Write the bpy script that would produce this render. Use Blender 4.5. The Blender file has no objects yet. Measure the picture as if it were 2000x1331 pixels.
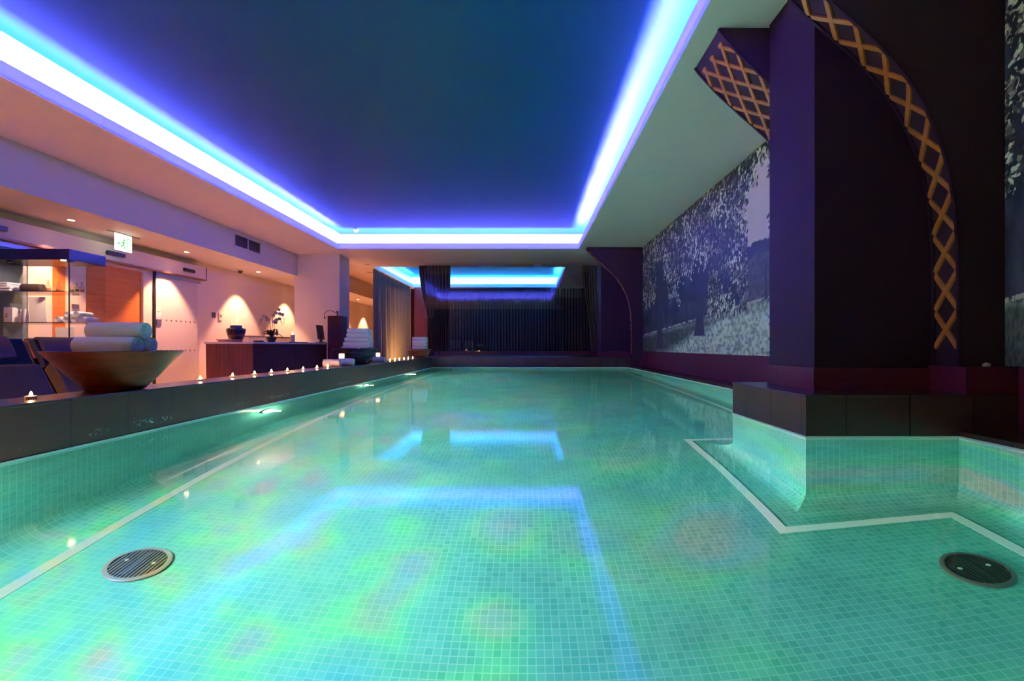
import bpy, bmesh, math, random
import numpy as np
from mathutils import Vector, Matrix
random.seed(7)
PI = math.pi
SC = bpy.context.scene
COL = SC.collection

# ------------------------------------------------------------------ camera
F_PX = 980.0
CAM_Z = 0.43
cam_d = bpy.data.cameras.new('camera')
cam = bpy.data.objects.new('camera', cam_d); COL.objects.link(cam)
cam.location = (0, 0, CAM_Z); cam.rotation_euler = (PI/2, 0, 0)
cam_d.sensor_fit = 'HORIZONTAL'; cam_d.sensor_width = 36.0
cam_d.lens = F_PX/2000*36.0
cam_d.shift_x = -30/2000.0
cam_d.shift_y = 11.5/2000.0
cam_d.clip_start = 0.02; cam_d.clip_end = 100
SC.camera = cam

# ------------------------------------------------------------------ view, world
SC.view_settings.view_transform = 'Standard'
SC.view_settings.look = 'None'
SC.view_settings.gamma = 1.0
SC.view_settings.use_curve_mapping = False
SC.view_settings.exposure = 1.6
SC.cycles.use_denoising = True
SC.cycles.max_bounces = 10
SC.cycles.transparent_max_bounces = 16
SC.cycles.caustics_reflective = False
SC.cycles.caustics_refractive = True
SC.cycles.blur_glossy = 0.5
SC.cycles.sample_clamp_indirect = 4.0
w = bpy.data.worlds.new('dark_world'); SC.world = w; w.use_nodes = True
w.node_tree.nodes['Background'].inputs[0].default_value = (0.25, 0.12, 0.3, 1)
w.node_tree.nodes['Background'].inputs[1].default_value = 0.004

# light levels
LED_POOL = 760.0          # emission of the violet strips over the pool
LED_REAR = 300.0          # emission of the blue strips in the rear room
DOWNLIGHT_W = 92.0
POOL_LAMP_W = 70.0
FLAME = 170.0

# ------------------------------------------------------------------ materials
MATS = {}
def new_mat(name):
    m = bpy.data.materials.new(name); m.use_nodes = True
    nt = m.node_tree; nt.nodes.clear()
    out = nt.nodes.new('ShaderNodeOutputMaterial')
    MATS[name] = m
    return m, nt, out
def N(nt, t, **kw):
    n = nt.nodes.new(t)
    for k, v in kw.items():
        if k in n.inputs: n.inputs[k].default_value = v
        else: setattr(n, k, v)
    return n
def L(nt, a, b): nt.links.new(a, b)
def c4(c): return (c[0], c[1], c[2], 1.0)

def plain(name, col, rough=0.5, metal=0.0, spec=0.5, vary=0.0, vscale=6.0, bump=0.0, bscale=60.0, sheen=0.0, coat=0.0):
    m, nt, out = new_mat(name)
    p = N(nt, 'ShaderNodeBsdfPrincipled'); L(nt, p.outputs[0], out.inputs[0])
    p.inputs['Base Color'].default_value = c4(col)
    p.inputs['Roughness'].default_value = rough
    p.inputs['Metallic'].default_value = metal
    p.inputs['Specular IOR Level'].default_value = spec
    p.inputs['Sheen Weight'].default_value = sheen
    p.inputs['Coat Weight'].default_value = coat
    tc = N(nt, 'ShaderNodeTexCoord')
    if vary > 0:
        nz = N(nt, 'ShaderNodeTexNoise', Scale=vscale, Detail=4.0); L(nt, tc.outputs['Object'], nz.inputs['Vector'])
        mx = N(nt, 'ShaderNodeMix', data_type='RGBA')
        mx.inputs[6].default_value = c4([max(0, x*(1-vary)) for x in col]); mx.inputs[7].default_value = c4([min(1, x*(1+vary)) for x in col])
        L(nt, nz.outputs[0], mx.inputs[0]); L(nt, mx.outputs[2], p.inputs['Base Color'])
    if bump > 0:
        nb = N(nt, 'ShaderNodeTexNoise', Scale=bscale, Detail=3.0); L(nt, tc.outputs['Object'], nb.inputs['Vector'])
        b = N(nt, 'ShaderNodeBump', Strength=bump, Distance=0.01); L(nt, nb.outputs[0], b.inputs['Height']); L(nt, b.outputs[0], p.inputs['Normal'])
    return m

def wood(name, c_dark, c_light, scale=(30, 30, 2.0), rough=0.35, coat=0.1, spec=0.5):
    m, nt, out = new_mat(name)
    p = N(nt, 'ShaderNodeBsdfPrincipled', Roughness=rough); L(nt, p.outputs[0], out.inputs[0])
    p.inputs['Coat Weight'].default_value = coat; p.inputs['Specular IOR Level'].default_value = spec
    tc = N(nt, 'ShaderNodeTexCoord'); mp = N(nt, 'ShaderNodeMapping'); mp.inputs['Scale'].default_value = scale
    L(nt, tc.outputs['Object'], mp.inputs['Vector'])
    nz = N(nt, 'ShaderNodeTexNoise', Scale=1.0, Detail=6.0, Roughness=0.6, Distortion=0.6); L(nt, mp.outputs[0], nz.inputs['Vector'])
    r = N(nt, 'ShaderNodeValToRGB'); r.color_ramp.elements[0].position = 0.3; r.color_ramp.elements[1].position = 0.72
    r.color_ramp.elements[0].color = c4(c_dark); r.color_ramp.elements[1].color = c4(c_light)
    L(nt, nz.outputs[0], r.inputs[0]); L(nt, r.outputs[0], p.inputs['Base Color'])
    return m

def emit(name, col, strength):
    m, nt, out = new_mat(name)
    e = N(nt, 'ShaderNodeEmission', Strength=strength); e.inputs[0].default_value = c4(col)
    L(nt, e.outputs[0], out.inputs[0])
    return m

def tiles(name, c1, c2, mortar, bw, bh, gap, rough=0.3, stain=False, spec=0.5, bump=0.0):
    """a grid of tiles laid out in metres on the surface's own UVs"""
    m, nt, out = new_mat(name)
    p = N(nt, 'ShaderNodeBsdfPrincipled', Roughness=rough); L(nt, p.outputs[0], out.inputs[0])
    p.inputs['Specular IOR Level'].default_value = spec
    uv = N(nt, 'ShaderNodeUVMap')
    b = N(nt, 'ShaderNodeTexBrick'); b.offset = 0.0; b.squash = 1.0
    b.inputs['Scale'].default_value = 1.0
    b.inputs['Color1'].default_value = c4(c1); b.inputs['Color2'].default_value = c4(c2); b.inputs['Mortar'].default_value = c4(mortar)
    b.inputs['Mortar Size'].default_value = gap; b.inputs['Mortar Smooth'].default_value = 0.15
    b.inputs['Brick Width'].default_value = bw; b.inputs['Row Height'].default_value = bh; b.inputs['Bias'].default_value = 0.0
    L(nt, uv.outputs[0], b.inputs['Vector'])
    colour = b.outputs['Color']
    nz = N(nt, 'ShaderNodeTexNoise', Scale=3.0, Detail=5.0); L(nt, uv.outputs[0], nz.inputs['Vector'])
    mr = N(nt, 'ShaderNodeMapRange'); mr.inputs[1].default_value = 0.3; mr.inputs[2].default_value = 0.7; mr.inputs[3].default_value = 0.86; mr.inputs[4].default_value = 1.1
    L(nt, nz.outputs[0], mr.inputs[0])
    mul = N(nt, 'ShaderNodeVectorMath', operation='SCALE'); L(nt, colour, mul.inputs[0]); L(nt, mr.outputs[0], mul.inputs['Scale'])
    colour = mul.outputs[0]
    if stain:                      # lime scale left by splashes low on the coping
        sp = N(nt, 'ShaderNodeSeparateXYZ'); L(nt, uv.outputs[0], sp.inputs[0])
        band = N(nt, 'ShaderNodeMapRange', interpolation_type='SMOOTHSTEP'); band.inputs[1].default_value = 0.075; band.inputs[2].default_value = 0.045; L(nt, sp.outputs[1], band.inputs[0])
        n1 = N(nt, 'ShaderNodeTexNoise', Scale=2.2, Detail=1.0); L(nt, uv.outputs[0], n1.inputs['Vector'])
        n2 = N(nt, 'ShaderNodeTexNoise', Scale=75.0, Detail=4.0); L(nt, uv.outputs[0], n2.inputs['Vector'])
        a1 = N(nt, 'ShaderNodeMapRange'); a1.inputs[1].default_value = 0.5; a1.inputs[2].default_value = 0.6; L(nt, n1.outputs[0], a1.inputs[0])
        a2 = N(nt, 'ShaderNodeMapRange'); a2.inputs[1].default_value = 0.56; a2.inputs[2].default_value = 0.62; L(nt, n2.outputs[0], a2.inputs[0])
        low = N(nt, 'ShaderNodeMapRange', interpolation_type='SMOOTHSTEP'); low.inputs[1].default_value = 0.03; low.inputs[2].default_value = 0.045; L(nt, sp.outputs[1], low.inputs[0])
        q = N(nt, 'ShaderNodeMath', operation='MULTIPLY'); L(nt, a1.outputs[0], q.inputs[0]); L(nt, a2.outputs[0], q.inputs[1])
        q2 = N(nt, 'ShaderNodeMath', operation='MULTIPLY'); L(nt, q.outputs[0], q2.inputs[0]); L(nt, band.outputs[0], q2.inputs[1])
        q3 = N(nt, 'ShaderNodeMath', operation='MULTIPLY'); L(nt, q2.outputs[0], q3.inputs[0]); L(nt, low.outputs[0], q3.inputs[1])
        mx = N(nt, 'ShaderNodeMix', data_type='RGBA'); L(nt, q3.outputs[0], mx.inputs[0]); L(nt, colour, mx.inputs[6]); mx.inputs[7].default_value = (0.6, 0.6, 0.62, 1)
        colour = mx.outputs[2]
    L(nt, colour, p.inputs['Base Color'])
    return m

def pane(name, tint=(1, 1, 1), base=0.04, rough=0.0):
    """clear glass pane: transparent with Schlick reflection"""
    m, nt, out = new_mat(name)
    t = N(nt, 'ShaderNodeBsdfTransparent'); t.inputs[0].default_value = c4(tint)
    g = N(nt, 'ShaderNodeBsdfGlossy', Roughness=rough)
    lw = N(nt, 'ShaderNodeLayerWeight', Blend=0.5)
    pw = N(nt, 'ShaderNodeMath', operation='POWER'); pw.inputs[1].default_value = 5.0; L(nt, lw.outputs['Facing'], pw.inputs[0])
    ma = N(nt, 'ShaderNodeMath', operation='MULTIPLY_ADD'); L(nt, pw.outputs[0], ma.inputs[0]); ma.inputs[1].default_value = 1-base; ma.inputs[2].default_value = base
    mx = N(nt, 'ShaderNodeMixShader'); L(nt, ma.outputs[0], mx.inputs[0]); L(nt, t.outputs[0], mx.inputs[1]); L(nt, g.outputs[0], mx.inputs[2])
    L(nt, mx.outputs[0], out.inputs[0])
    return m

def water_mat():
    m, nt, out = new_mat('pool_water')
    tc = N(nt, 'ShaderNodeTexCoord')
    mp = N(nt, 'ShaderNodeMapping'); mp.inputs['Scale'].default_value = (1.0, 0.55, 1.0); L(nt, tc.outputs['Object'], mp.inputs['Vector'])
    nz = N(nt, 'ShaderNodeTexNoise', Scale=2.4, Detail=2.0); L(nt, mp.outputs[0], nz.inputs['Vector'])
    b = N(nt, 'ShaderNodeBump', Strength=0.018, Distance=0.05); L(nt, nz.outputs[0], b.inputs['Height'])
    fr = N(nt, 'ShaderNodeFresnel', IOR=1.333)
    rf = N(nt, 'ShaderNodeBsdfRefraction', IOR=1.333, Roughness=0.0); rf.inputs[0].default_value = (0.90, 1.0, 0.97, 1)
    gl = N(nt, 'ShaderNodeBsdfGlossy', Roughness=0.05); L(nt, b.outputs[0], gl.inputs['Normal']); L(nt, b.outputs[0], rf.inputs['Normal'])
    mx = N(nt, 'ShaderNodeMixShader'); L(nt, fr.outputs[0], mx.inputs[0]); L(nt, rf.outputs[0], mx.inputs[1]); L(nt, gl.outputs[0], mx.inputs[2])
    L(nt, mx.outputs[0], out.inputs[0])
    return m

def opal(name, col):
    """opal acrylic lip that lets the strip behind it glow through"""
    m, nt, out = new_mat(name)
    a = N(nt, 'ShaderNodeBsdfDiffuse'); a.inputs[0].default_value = c4(col)
    b = N(nt, 'ShaderNodeBsdfTranslucent'); b.inputs[0].default_value = c4(col)
    mx = N(nt, 'ShaderNodeMixShader'); mx.inputs[0].default_value = 0.30
    L(nt, a.outputs[0], mx.inputs[1]); L(nt, b.outputs[0], mx.inputs[2]); L(nt, mx.outputs[0], out.inputs[0])
    return m

def paint_mat(name, rough=0.5):
    """printed picture: colours stored on the mesh"""
    m, nt, out = new_mat(name)
    p = N(nt, 'ShaderNodeBsdfPrincipled', Roughness=rough); L(nt, p.outputs[0], out.inputs[0])
    p.inputs['Specular IOR Level'].default_value = 0.2
    a = N(nt, 'ShaderNodeVertexColor'); a.layer_name = 'picture'
    L(nt, a.outputs[0], p.inputs['Base Color'])
    return m

M = dict(
    white_paint=plain('white_paint', (0.80, 0.69, 0.64), 0.55, vary=0.03, bump=0.02),
    bulkhead_paint=plain('bulkhead_paint', (0.74, 0.70, 0.74), 0.6, vary=0.03),
    ceiling_paint=plain('ceiling_paint', (0.88, 0.74, 0.74), 0.5, vary=0.03),
    deep_blue=plain('deep_blue_ceiling_paint', (0.001, 0.055, 0.07), 0.5, spec=0.12, vary=0.12, vscale=1.2),
    lobby_floor=plain('cream_floor', (0.80, 0.56, 0.36), 0.4, vary=0.05),
    aubergine=plain('aubergine_paint', (0.030, 0.008, 0.017), 0.6, spec=0.12, vary=0.08),
    dark_wall=plain('dark_wall_paint', (0.022, 0.008, 0.014), 0.6, spec=0.12),
    mosaic=tiles('green_mosaic', (0.07, 0.41, 0.35), (0.11, 0.49, 0.42), (0.20, 0.56, 0.49), 0.0272, 0.0272, 0.0017, 0.25),
    inset=plain('pale_mosaic_line', (0.62, 0.80, 0.78), 0.3),
    coping=tiles('slate_coping', (0.070, 0.022, 0.016), (0.077, 0.024, 0.018), (0.008, 0.006, 0.006), 0.30, 0.60, 0.0022, 0.45, stain=True, spec=0.25),
    coping_plain=tiles('slate_coping_clean', (0.070, 0.024, 0.022), (0.077, 0.027, 0.025), (0.008, 0.006, 0.006), 0.30, 0.60, 0.0022, 0.25, spec=0.3),
    crimson_tile=tiles('crimson_tile', (0.11, 0.010, 0.022), (0.12, 0.012, 0.026), (0.02, 0.004, 0.006), 0.30, 0.60, 0.002, 0.45, spec=0.2),
    edge_white=plain('white_edge_line', (0.8, 0.82, 0.78), 0.4),
    water=water_mat(),
    led_violet=emit('violet_led', (0.125, 0.10, 1.0), LED_POOL),
    led_blue=emit('blue_led', (0.045, 0.30, 1.0), LED_REAR),
    cove_white=plain('cove_white', (0.85, 0.85, 0.85), 0.5),
    opal=opal('opal_acrylic', (0.85, 0.85, 0.85)),
    lattice=wood('lattice_wood', (0.45, 0.11, 0.015), (0.70, 0.20, 0.03), (10, 10, 10), 0.4, 0.2),
    arch_panel=plain('arch_panel', (0.04, 0.013, 0.02), 0.6, spec=0.15, vary=0.1),
    bowl_wood=wood('bowl_wood', (0.02, 0.003, 0.002), (0.15, 0.019, 0.005), (4, 4, 16), 0.5, 0.0, 0.15),
    desk_wood=wood('desk_wood', (0.07, 0.014, 0.005), (0.20, 0.048, 0.014), (34, 34, 1.3), 0.55, 0.0),
    dark_shaded_wood=wood('dark_shaded_wood', (0.035, 0.006, 0.006), (0.08, 0.014, 0.010), (30, 30, 1.5), 0.5, 0.0, 0.25),  # dark counter wood; on the desk front it carries the shade
    door_wood=wood('door_wood', (0.50, 0.13, 0.002), (0.66, 0.20, 0.005), (3, 2, 26), 0.7, 0.0),
    red_wood=wood('red_wood', (0.20, 0.03, 0.02), (0.32, 0.06, 0.04), (20, 20, 1.5), 0.4),
    towel=plain('white_towel', (0.82, 0.82, 0.84), 0.95, bump=0.6, bscale=160, sheen=0.4),
    brown_towel=plain('brown_towel', (0.05, 0.025, 0.02), 0.95, bump=0.5, bscale=160),
    lounge_frame=plain('lounger_frame', (0.008, 0.006, 0.007), 0.4),
    lounge_leather=plain('dark_leather', (0.055, 0.024, 0.022), 0.5, vary=0.2, bump=0.1),
    lounge_olive=plain('olive_cushion', (0.05, 0.030, 0.003), 0.6, vary=0.35, vscale=5, bump=0.2, bscale=14),
    bronze=plain('bronze_edge', (0.30, 0.14, 0.06), 0.4, metal=0.3),
    navy=plain('navy_gloss', (0.010, 0.008, 0.022), 0.25),
    glass=pane('clear_glass', (0.97, 0.98, 0.97), 0.035),
    wall_glass=pane('wall_glass', (0.93, 0.95, 0.96), 0.05),
    bottle_glass=pane('bottle_glass', (0.85, 0.85, 0.82), 0.06),
    steel=plain('brushed_steel', (0.55, 0.53, 0.52), 0.3, metal=1.0),
    black=plain('black_plastic', (0.012, 0.011, 0.012), 0.35),
    black_gloss=plain('black_gloss', (0.012, 0.008, 0.010), 0.12, coat=0.5),
    white_plastic=plain('white_plastic', (0.75, 0.72, 0.72), 0.4),
    paper=plain('paper', (0.82, 0.78, 0.74), 0.7),
    ink=plain('grey_ink', (0.12, 0.1, 0.12), 0.7),
    frosted=plain('frosted_glass', (0.66, 0.60, 0.60), 0.28, vary=0.04, vscale=2),
    blue_glass=plain('blue_grey_glass', (0.20, 0.25, 0.30), 0.12),
    frame_cream=plain('cream_frame', (0.78, 0.68, 0.58), 0.5),
    grille=plain('grille_grey', (0.12, 0.10, 0.16), 0.5),
    aluminium=plain('aluminium_cup', (0.7, 0.68, 0.66), 0.35, metal=1.0),
    wax=plain('candle_wax', (0.85, 0.62, 0.5), 0.5),
    flame=emit('candle_flame', (1.0, 0.42, 0.12), FLAME),
    candle_glow=emit('lit_candle_glass', (1.0, 0.50, 0.28), 1.6),
    lamp_lens=emit('downlight_lens', (1.0, 0.62, 0.34), 14.0),
    pool_lens=emit('pool_lamp_lens', (1.0, 0.84, 0.62), 90.0),
    curtain=plain('olive_curtain', (0.20, 0.16, 0.12), 0.85, vary=0.2, vscale=20, sheen=0.2),
    curtain_dark=plain('dark_curtain', (0.09, 0.08, 0.10), 0.85, vary=0.2, vscale=20),
    wicker=plain('wicker', (0.26, 0.09, 0.03), 0.5, vary=0.4, vscale=40),
    black_wicker=plain('black_wicker', (0.012, 0.010, 0.012), 0.5, vary=0.3, vscale=40),
    leaf=plain('orchid_leaf', (0.035, 0.02, 0.018), 0.35),
    stem=plain('orchid_stem', (0.10, 0.05, 0.03), 0.5),
    petal=plain('orchid_petal', (0.70, 0.60, 0.62), 0.6),
    bud=plain('orchid_bud', (0.06, 0.025, 0.03), 0.5),
    pot=plain('dark_pot', (0.02, 0.012, 0.012), 0.3),
    tan=plain('tan_tray', (0.45, 0.22, 0.11), 0.5),
    sign_white=emit('sign_white', (0.86, 1.0, 0.80), 0.62),
    sign_green=emit('sign_green', (0.03, 0.40, 0.07), 0.55),
    drain=plain('drain_metal', (0.03, 0.04, 0.04), 0.4, metal=0.3),
    drain_rim=plain('drain_rim', (0.10, 0.12, 0.115), 0.35, metal=0.3),
    drain_hole=plain('drain_dark', (0.01, 0.016, 0.016), 0.6),
    lime=plain('limestone_chip', (0.35, 0.22, 0.2), 0.8),
    picture=paint_mat('printed_picture'),
    bottle_green=plain('green_liquid', (0.10, 0.10, 0.02), 0.2),
    bottle_amber=plain('amber_liquid', (0.30, 0.12, 0.03), 0.2),
)

# ------------------------------------------------------------------ mesh helpers
class MB:
    def __init__(s): s.v = []; s.f = []
    def add(s, vs, fs):
        o = len(s.v); s.v += [tuple(x) for x in vs]; s.f += [tuple(i+o for i in f) for f in fs]
        return s
    def box(s, x0, y0, z0, x1, y1, z1):
        vs = [(x, y, z) for z in (z0, z1) for y in (y0, y1) for x in (x0, x1)]
        return s.add(vs, [(0, 2, 3, 1), (4, 5, 7, 6), (0, 1, 5, 4), (2, 6, 7, 3), (0, 4, 6, 2), (1, 3, 7, 5)])
    def obox(s, c, ax, ay, az, hx, hy, hz):
        c, ax, ay, az = Vector(c), Vector(ax), Vector(ay), Vector(az)
        vs = [c + ax*(hx*i) + ay*(hy*j) + az*(hz*k) for k in (-1, 1) for j in (-1, 1) for i in (-1, 1)]
        return s.add(vs, [(0, 2, 3, 1), (4, 5, 7, 6), (0, 1, 5, 4), (2, 6, 7, 3), (0, 4, 6, 2), (1, 3, 7, 5)])
    def quad(s, a, b, c, d): return s.add([a, b, c, d], [(0, 1, 2, 3)])
    def lathe(s, prof, n=32, c=(0, 0, 0), sy=1.0):
        """prof: list of (r, z); r == 0 closes a pole"""
        rings = []
        o = len(s.v)
        for r, z in prof:
            if r <= 1e-6:
                rings.append([len(s.v)]); s.v.append((c[0], c[1], c[2]+z))
            else:
                ids = []
                for k in range(n):
                    a = 2*PI*k/n; ids.append(len(s.v)); s.v.append((c[0]+r*math.cos(a), c[1]+r*math.sin(a)*sy, c[2]+z))
                rings.append(ids)
        for A, B in zip(rings, rings[1:]):
            for k in range(n):
                j = (k+1) % n
                if len(A) == 1 and len(B) == 1: continue
                if len(A) == 1: s.f.append((A[0], B[j], B[k]))
                elif len(B) == 1: s.f.append((A[k], A[j], B[0]))
                else: s.f.append((A[k], A[j], B[j], B[k]))
        return s
    def tube(s, pts, r, n=8, closed=False, cap=True):
        pts = [Vector(p) for p in pts]; m = len(pts)
        rr = r if isinstance(r, (list, tuple)) else [r]*m
        rings = []; up = None
        for i, p in enumerate(pts):
            if closed: t = pts[(i+1) % m]-pts[i-1]
            else: t = pts[min(i+1, m-1)]-pts[max(i-1, 0)]
            t.normalize()
            if up is None:
                up = Vector((0, 0, 1)) if abs(t.z) < 0.9 else Vector((1, 0, 0))
            a = t.cross(up); 
            if a.length < 1e-5: a = t.orthogonal()
            a.normalize(); b = a.cross(t); b.normalize(); up = b
            ids = []
            for k in range(n):
                q = p + (a*math.cos(2*PI*k/n)+b*math.sin(2*PI*k/n))*rr[i]
                ids.append(len(s.v)); s.v.append(tuple(q))
            rings.append(ids)
        pairs = list(zip(rings, rings[1:])) + ([(rings[-1], rings[0])] if closed else [])
        for A, B in pairs:
            for k in range(n):
                j = (k+1) % n; s.f.append((A[k], B[k], B[j], A[j]))
        if cap and not closed:
            s.f.append(tuple(rings[0])); s.f.append(tuple(reversed(rings[-1])))
        return s
    def prism_y(s, poly, y0, y1):
        """polygon in (x, z) run along y"""
        n = len(poly)
        vs = [(x, y0, z) for x, z in poly] + [(x, y1, z) for x, z in poly]
        fs = [tuple(range(n)), tuple(reversed(range(n, 2*n)))]
        fs += [(i, i+n, (i+1) % n+n, (i+1) % n) for i in range(n)]
        return s.add(vs, fs)
    def prism_dir(s, poly, o, d, p, width):
        """polygon in (u, z) with u along d from o, run across along p"""
        o, d, p = Vector(o), Vector(d), Vector(p); n = len(poly)
        A = [o + d*u + Vector((0, 0, z)) for u, z in poly]
        B = [a + p*width for a in A]
        fs = [tuple(range(n)), tuple(reversed(range(n, 2*n)))]
        fs += [(i, i+n, (i+1) % n+n, (i+1) % n) for i in range(n)]
        return s.add(A+B, fs)
    def build(s, name, m, parent=None, loc=(0, 0, 0), rot=(0, 0, 0), bevel=0.0, smooth=None, seg=2, sub=0, solid=0.0, fix=True):
        me = bpy.data.meshes.new(name)
        me.from_pydata([tuple(v) for v in s.v], [], s.f)
        if fix:
            bm = bmesh.new(); bm.from_mesh(me)
            bmesh.ops.recalc_face_normals(bm, faces=bm.faces); bm.to_mesh(me); bm.free()
        me.update()
        uvl = me.uv_layers.new(name='UVMap')
        off = Vector(loc)
        nl = len(me.loops)
        co = np.empty(len(me.vertices)*3, dtype=np.float32); me.vertices.foreach_get('co', co); co = co.reshape(-1, 3)+np.array(off[:], dtype=np.float32)
        li = np.empty(nl, dtype=np.int32); me.loops.foreach_get('vertex_index', li)
        uv = np.empty((nl, 2), dtype=np.float32)
        for pl in me.polygons:
            nx, ny, nz = abs(pl.normal.x), abs(pl.normal.y), abs(pl.normal.z)
            a, b = (1, 2) if nx >= ny and nx >= nz else ((0, 2) if ny >= nz else (0, 1))
            sl = slice(pl.loop_start, pl.loop_start+pl.loop_total)
            c = co[li[sl]]; uv[sl, 0] = c[:, a]; uv[sl, 1] = c[:, b]
        uvl.data.foreach_set('uv', uv.ravel())
        me.materials.append(MATS[m] if isinstance(m, str) and m in MATS else M[m])
        o = bpy.data.objects.new(name, me); COL.objects.link(o)
        o.location = loc; o.rotation_euler = rot
        if parent is not None: o.parent = parent
        if smooth is not None:
            me.polygons.foreach_set('use_smooth', [True]*len(me.polygons))
            if smooth < 180:
                me.set_sharp_from_angle(angle=math.radians(smooth))
        if solid:
            md = o.modifiers.new('thickness', 'SOLIDIFY'); md.thickness = solid; md.offset = 0
        if bevel > 0:
            md = o.modifiers.new('edges', 'BEVEL'); md.width = bevel; md.segments = seg; md.limit_method = 'ANGLE'; md.angle_limit = math.radians(40)
        if sub:
            md = o.modifiers.new('round', 'SUBSURF'); md.levels = sub; md.render_levels = sub
        return o

def tag(o, label=None, cat=None, group=None, kind=None):
    if label: o['label'] = label
    if cat: o['category'] = cat
    if group: o['group'] = group
    if kind: o['kind'] = kind
    return o
def thing(name, label, cat, loc=(0, 0, 0), rz=0.0, group=None, kind=None):
    o = bpy.data.objects.new(name, None); COL.objects.link(o)
    o.location = loc; o.rotation_euler = (0, 0, rz); o.empty_display_size = 0.05
    return tag(o, label, cat, group, kind)
def struct(o, label=None, cat=None): return tag(o, label, cat, None, 'structure')
KIDS = {}
def children(o): return [c for c in bpy.data.objects if c.parent is o]
def dup(root, loc, rz=None, label=None, group=None):
    def cp(o, parent):
        c = o.copy(); COL.objects.link(c); c.parent = parent
        for ch in children(o): cp(ch, c)
        return c
    r = cp(root, None)
    r.location = loc
    if rz is not None: r.rotation_euler = (0, 0, rz)
    if label: r['label'] = label
    if group: r['group'] = group
    return r
def spline(pts, n):
    """Catmull-Rom through pts, resampled evenly to n+1 points"""
    P = [Vector(p) for p in pts]; P = [P[0]*2-P[1]] + P + [P[-1]*2-P[-2]]
    out = []
    for i in range(1, len(P)-2):
        for k in range(24):
            t = k/24; a, b, c, d = P[i-1], P[i], P[i+1], P[i+2]
            out.append(0.5*((2*b)+(c-a)*t+(2*a-5*b+4*c-d)*t*t+(3*b-a-3*c+d)*t**3))
    out.append(P[-2])
    S = [0.0]
    for a, b in zip(out, out[1:]): S.append(S[-1]+(b-a).length)
    res = []; j = 0
    for k in range(n+1):
        s_ = S[-1]*k/n
        while j < len(S)-2 and S[j+1] < s_: j += 1
        t = 0 if S[j+1] == S[j] else (s_-S[j])/(S[j+1]-S[j])
        res.append(out[j].lerp(out[j+1], max(0, min(1, t))))
    return res, S[-1]

# ------------------------------------------------------------------ dimensions (water level is z = 0)
XL, XR = -1.91, 2.03            # pool sides
Y0, Y1 = -1.6, 10.1             # pool ends
DEPTH = 1.07
PX, PY0, PY1 = 1.31, 2.36, 3.20 # pier
XW = 2.33                       # right wall
CEIL = 2.43; UP = 2.83
LX0, LX1 = -3.90, 1.06          # ceiling opening over the pool
RY0, RY1 = 2.0, 10.3
QY0, QY1 = 12.62, 17.0          # second opening, rear room
QX1 = 0.97
FL = -0.45                      # lobby floor
TOP = 0.214                     # coping top
BX = -5.0                       # bulkhead face
WX = -5.95                      # left wall
SOF = 1.96                      # soffit
GY = 12.1                       # glass screen
YB, YF = -2.8, 20.0

# ------------------------------------------------------------------ lights of the place
def spot(name, loc, target, w_, col, size, blend, radius, parent=None, nodes=None):
    d = bpy.data.lights.new(name, 'SPOT'); d.energy = w_; d.color = col; d.spot_size = math.radians(size); d.spot_blend = blend; d.shadow_soft_size = radius
    o = bpy.data.objects.new(name, d); COL.objects.link(o); o.location = loc
    o.rotation_euler = (Vector(target)-Vector(loc)).to_track_quat('-Z', 'Y').to_euler()
    return o
def colour_wheel(d, seed):
    """a multi-colour underwater lamp: the lens throws soft coloured streaks"""
    d.use_nodes = True; nt = d.node_tree; nt.nodes.clear()
    out = nt.nodes.new('ShaderNodeOutputLight'); e = nt.nodes.new('ShaderNodeEmission'); L(nt, e.outputs[0], out.inputs[0])
    tc = nt.nodes.new('ShaderNodeTexCoord'); mp = nt.nodes.new('ShaderNodeMapping'); mp.inputs['Location'].default_value = (seed*3.1, seed*1.7, seed)
    mp.inputs['Scale'].default_value = (4.2, 9.5, 5.0)
    L(nt, tc.outputs['Normal'], mp.inputs['Vector'])
    nz = nt.nodes.new('ShaderNodeTexNoise'); nz.inputs['Scale'].default_value = 1.0; nz.inputs['Detail'].default_value = 1.2; L(nt, mp.outputs[0], nz.inputs['Vector'])
    r = nt.nodes.new('ShaderNodeValToRGB'); el = r.color_ramp.elements
    el[0].position = 0.30; el[0].color = (0.6, 0.9, 1.5, 1); el[1].position = 0.70; el[1].color = (6.0, 0.8, 0.9, 1)
    for p_, c_ in ((0.40, (0.9, 1.0, 1.1, 1)), (0.50, (1.0, 1.0, 0.95, 1)), (0.55, (0.95, 1.5, 0.5, 1)), (0.59, (3.2, 1.2, 0.7, 1)), (0.64, (1.2, 0.9, 1.5, 1))):
        q = el.new(p_); q.color = c_
    L(nt, nz.outputs[0], r.inputs[0]); L(nt, r.outputs[0], e.inputs[0]); e.inputs[1].default_value = 1.0

# ------------------------------------------------------------------ pool
def offset_poly(P, d):
    """inset an axis-aligned counter-clockwise polygon by d"""
    out = []; n = len(P)
    for i in range(n):
        a, b, c = Vector(P[i-1]), Vector(P[i]), Vector(P[(i+1) % n])
        t1 = (b-a).normalized(); t2 = (c-b).normalized()
        n1 = Vector((-t1.y, t1.x)); n2 = Vector((-t2.y, t2.x))
        out.append((b.x+(n1.x+n2.x)*d, b.y+(n1.y+n2.y)*d))
    return out
POOL = [(XL, Y0), (XR, Y0), (XR, PY0), (PX, PY0), (PX, PY1), (XR, PY1), (XR, Y1), (XL, Y1)]
mb = MB(); rings = []
R_ = 0.13
prof = [(0, 0.002), (0, -0.3), (0, -0.6), (0, -DEPTH+R_)] + [(R_*(1-math.cos(a)), -DEPTH+R_*(1-math.sin(a))) for a in [PI/2*k/6 for k in range(1, 7)]]
for d, z in prof:
    ids = []
    for x, y in offset_poly(POOL, d): ids.append(len(mb.v)); mb.v.append((x, y, z))
    rings.append(ids)
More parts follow.
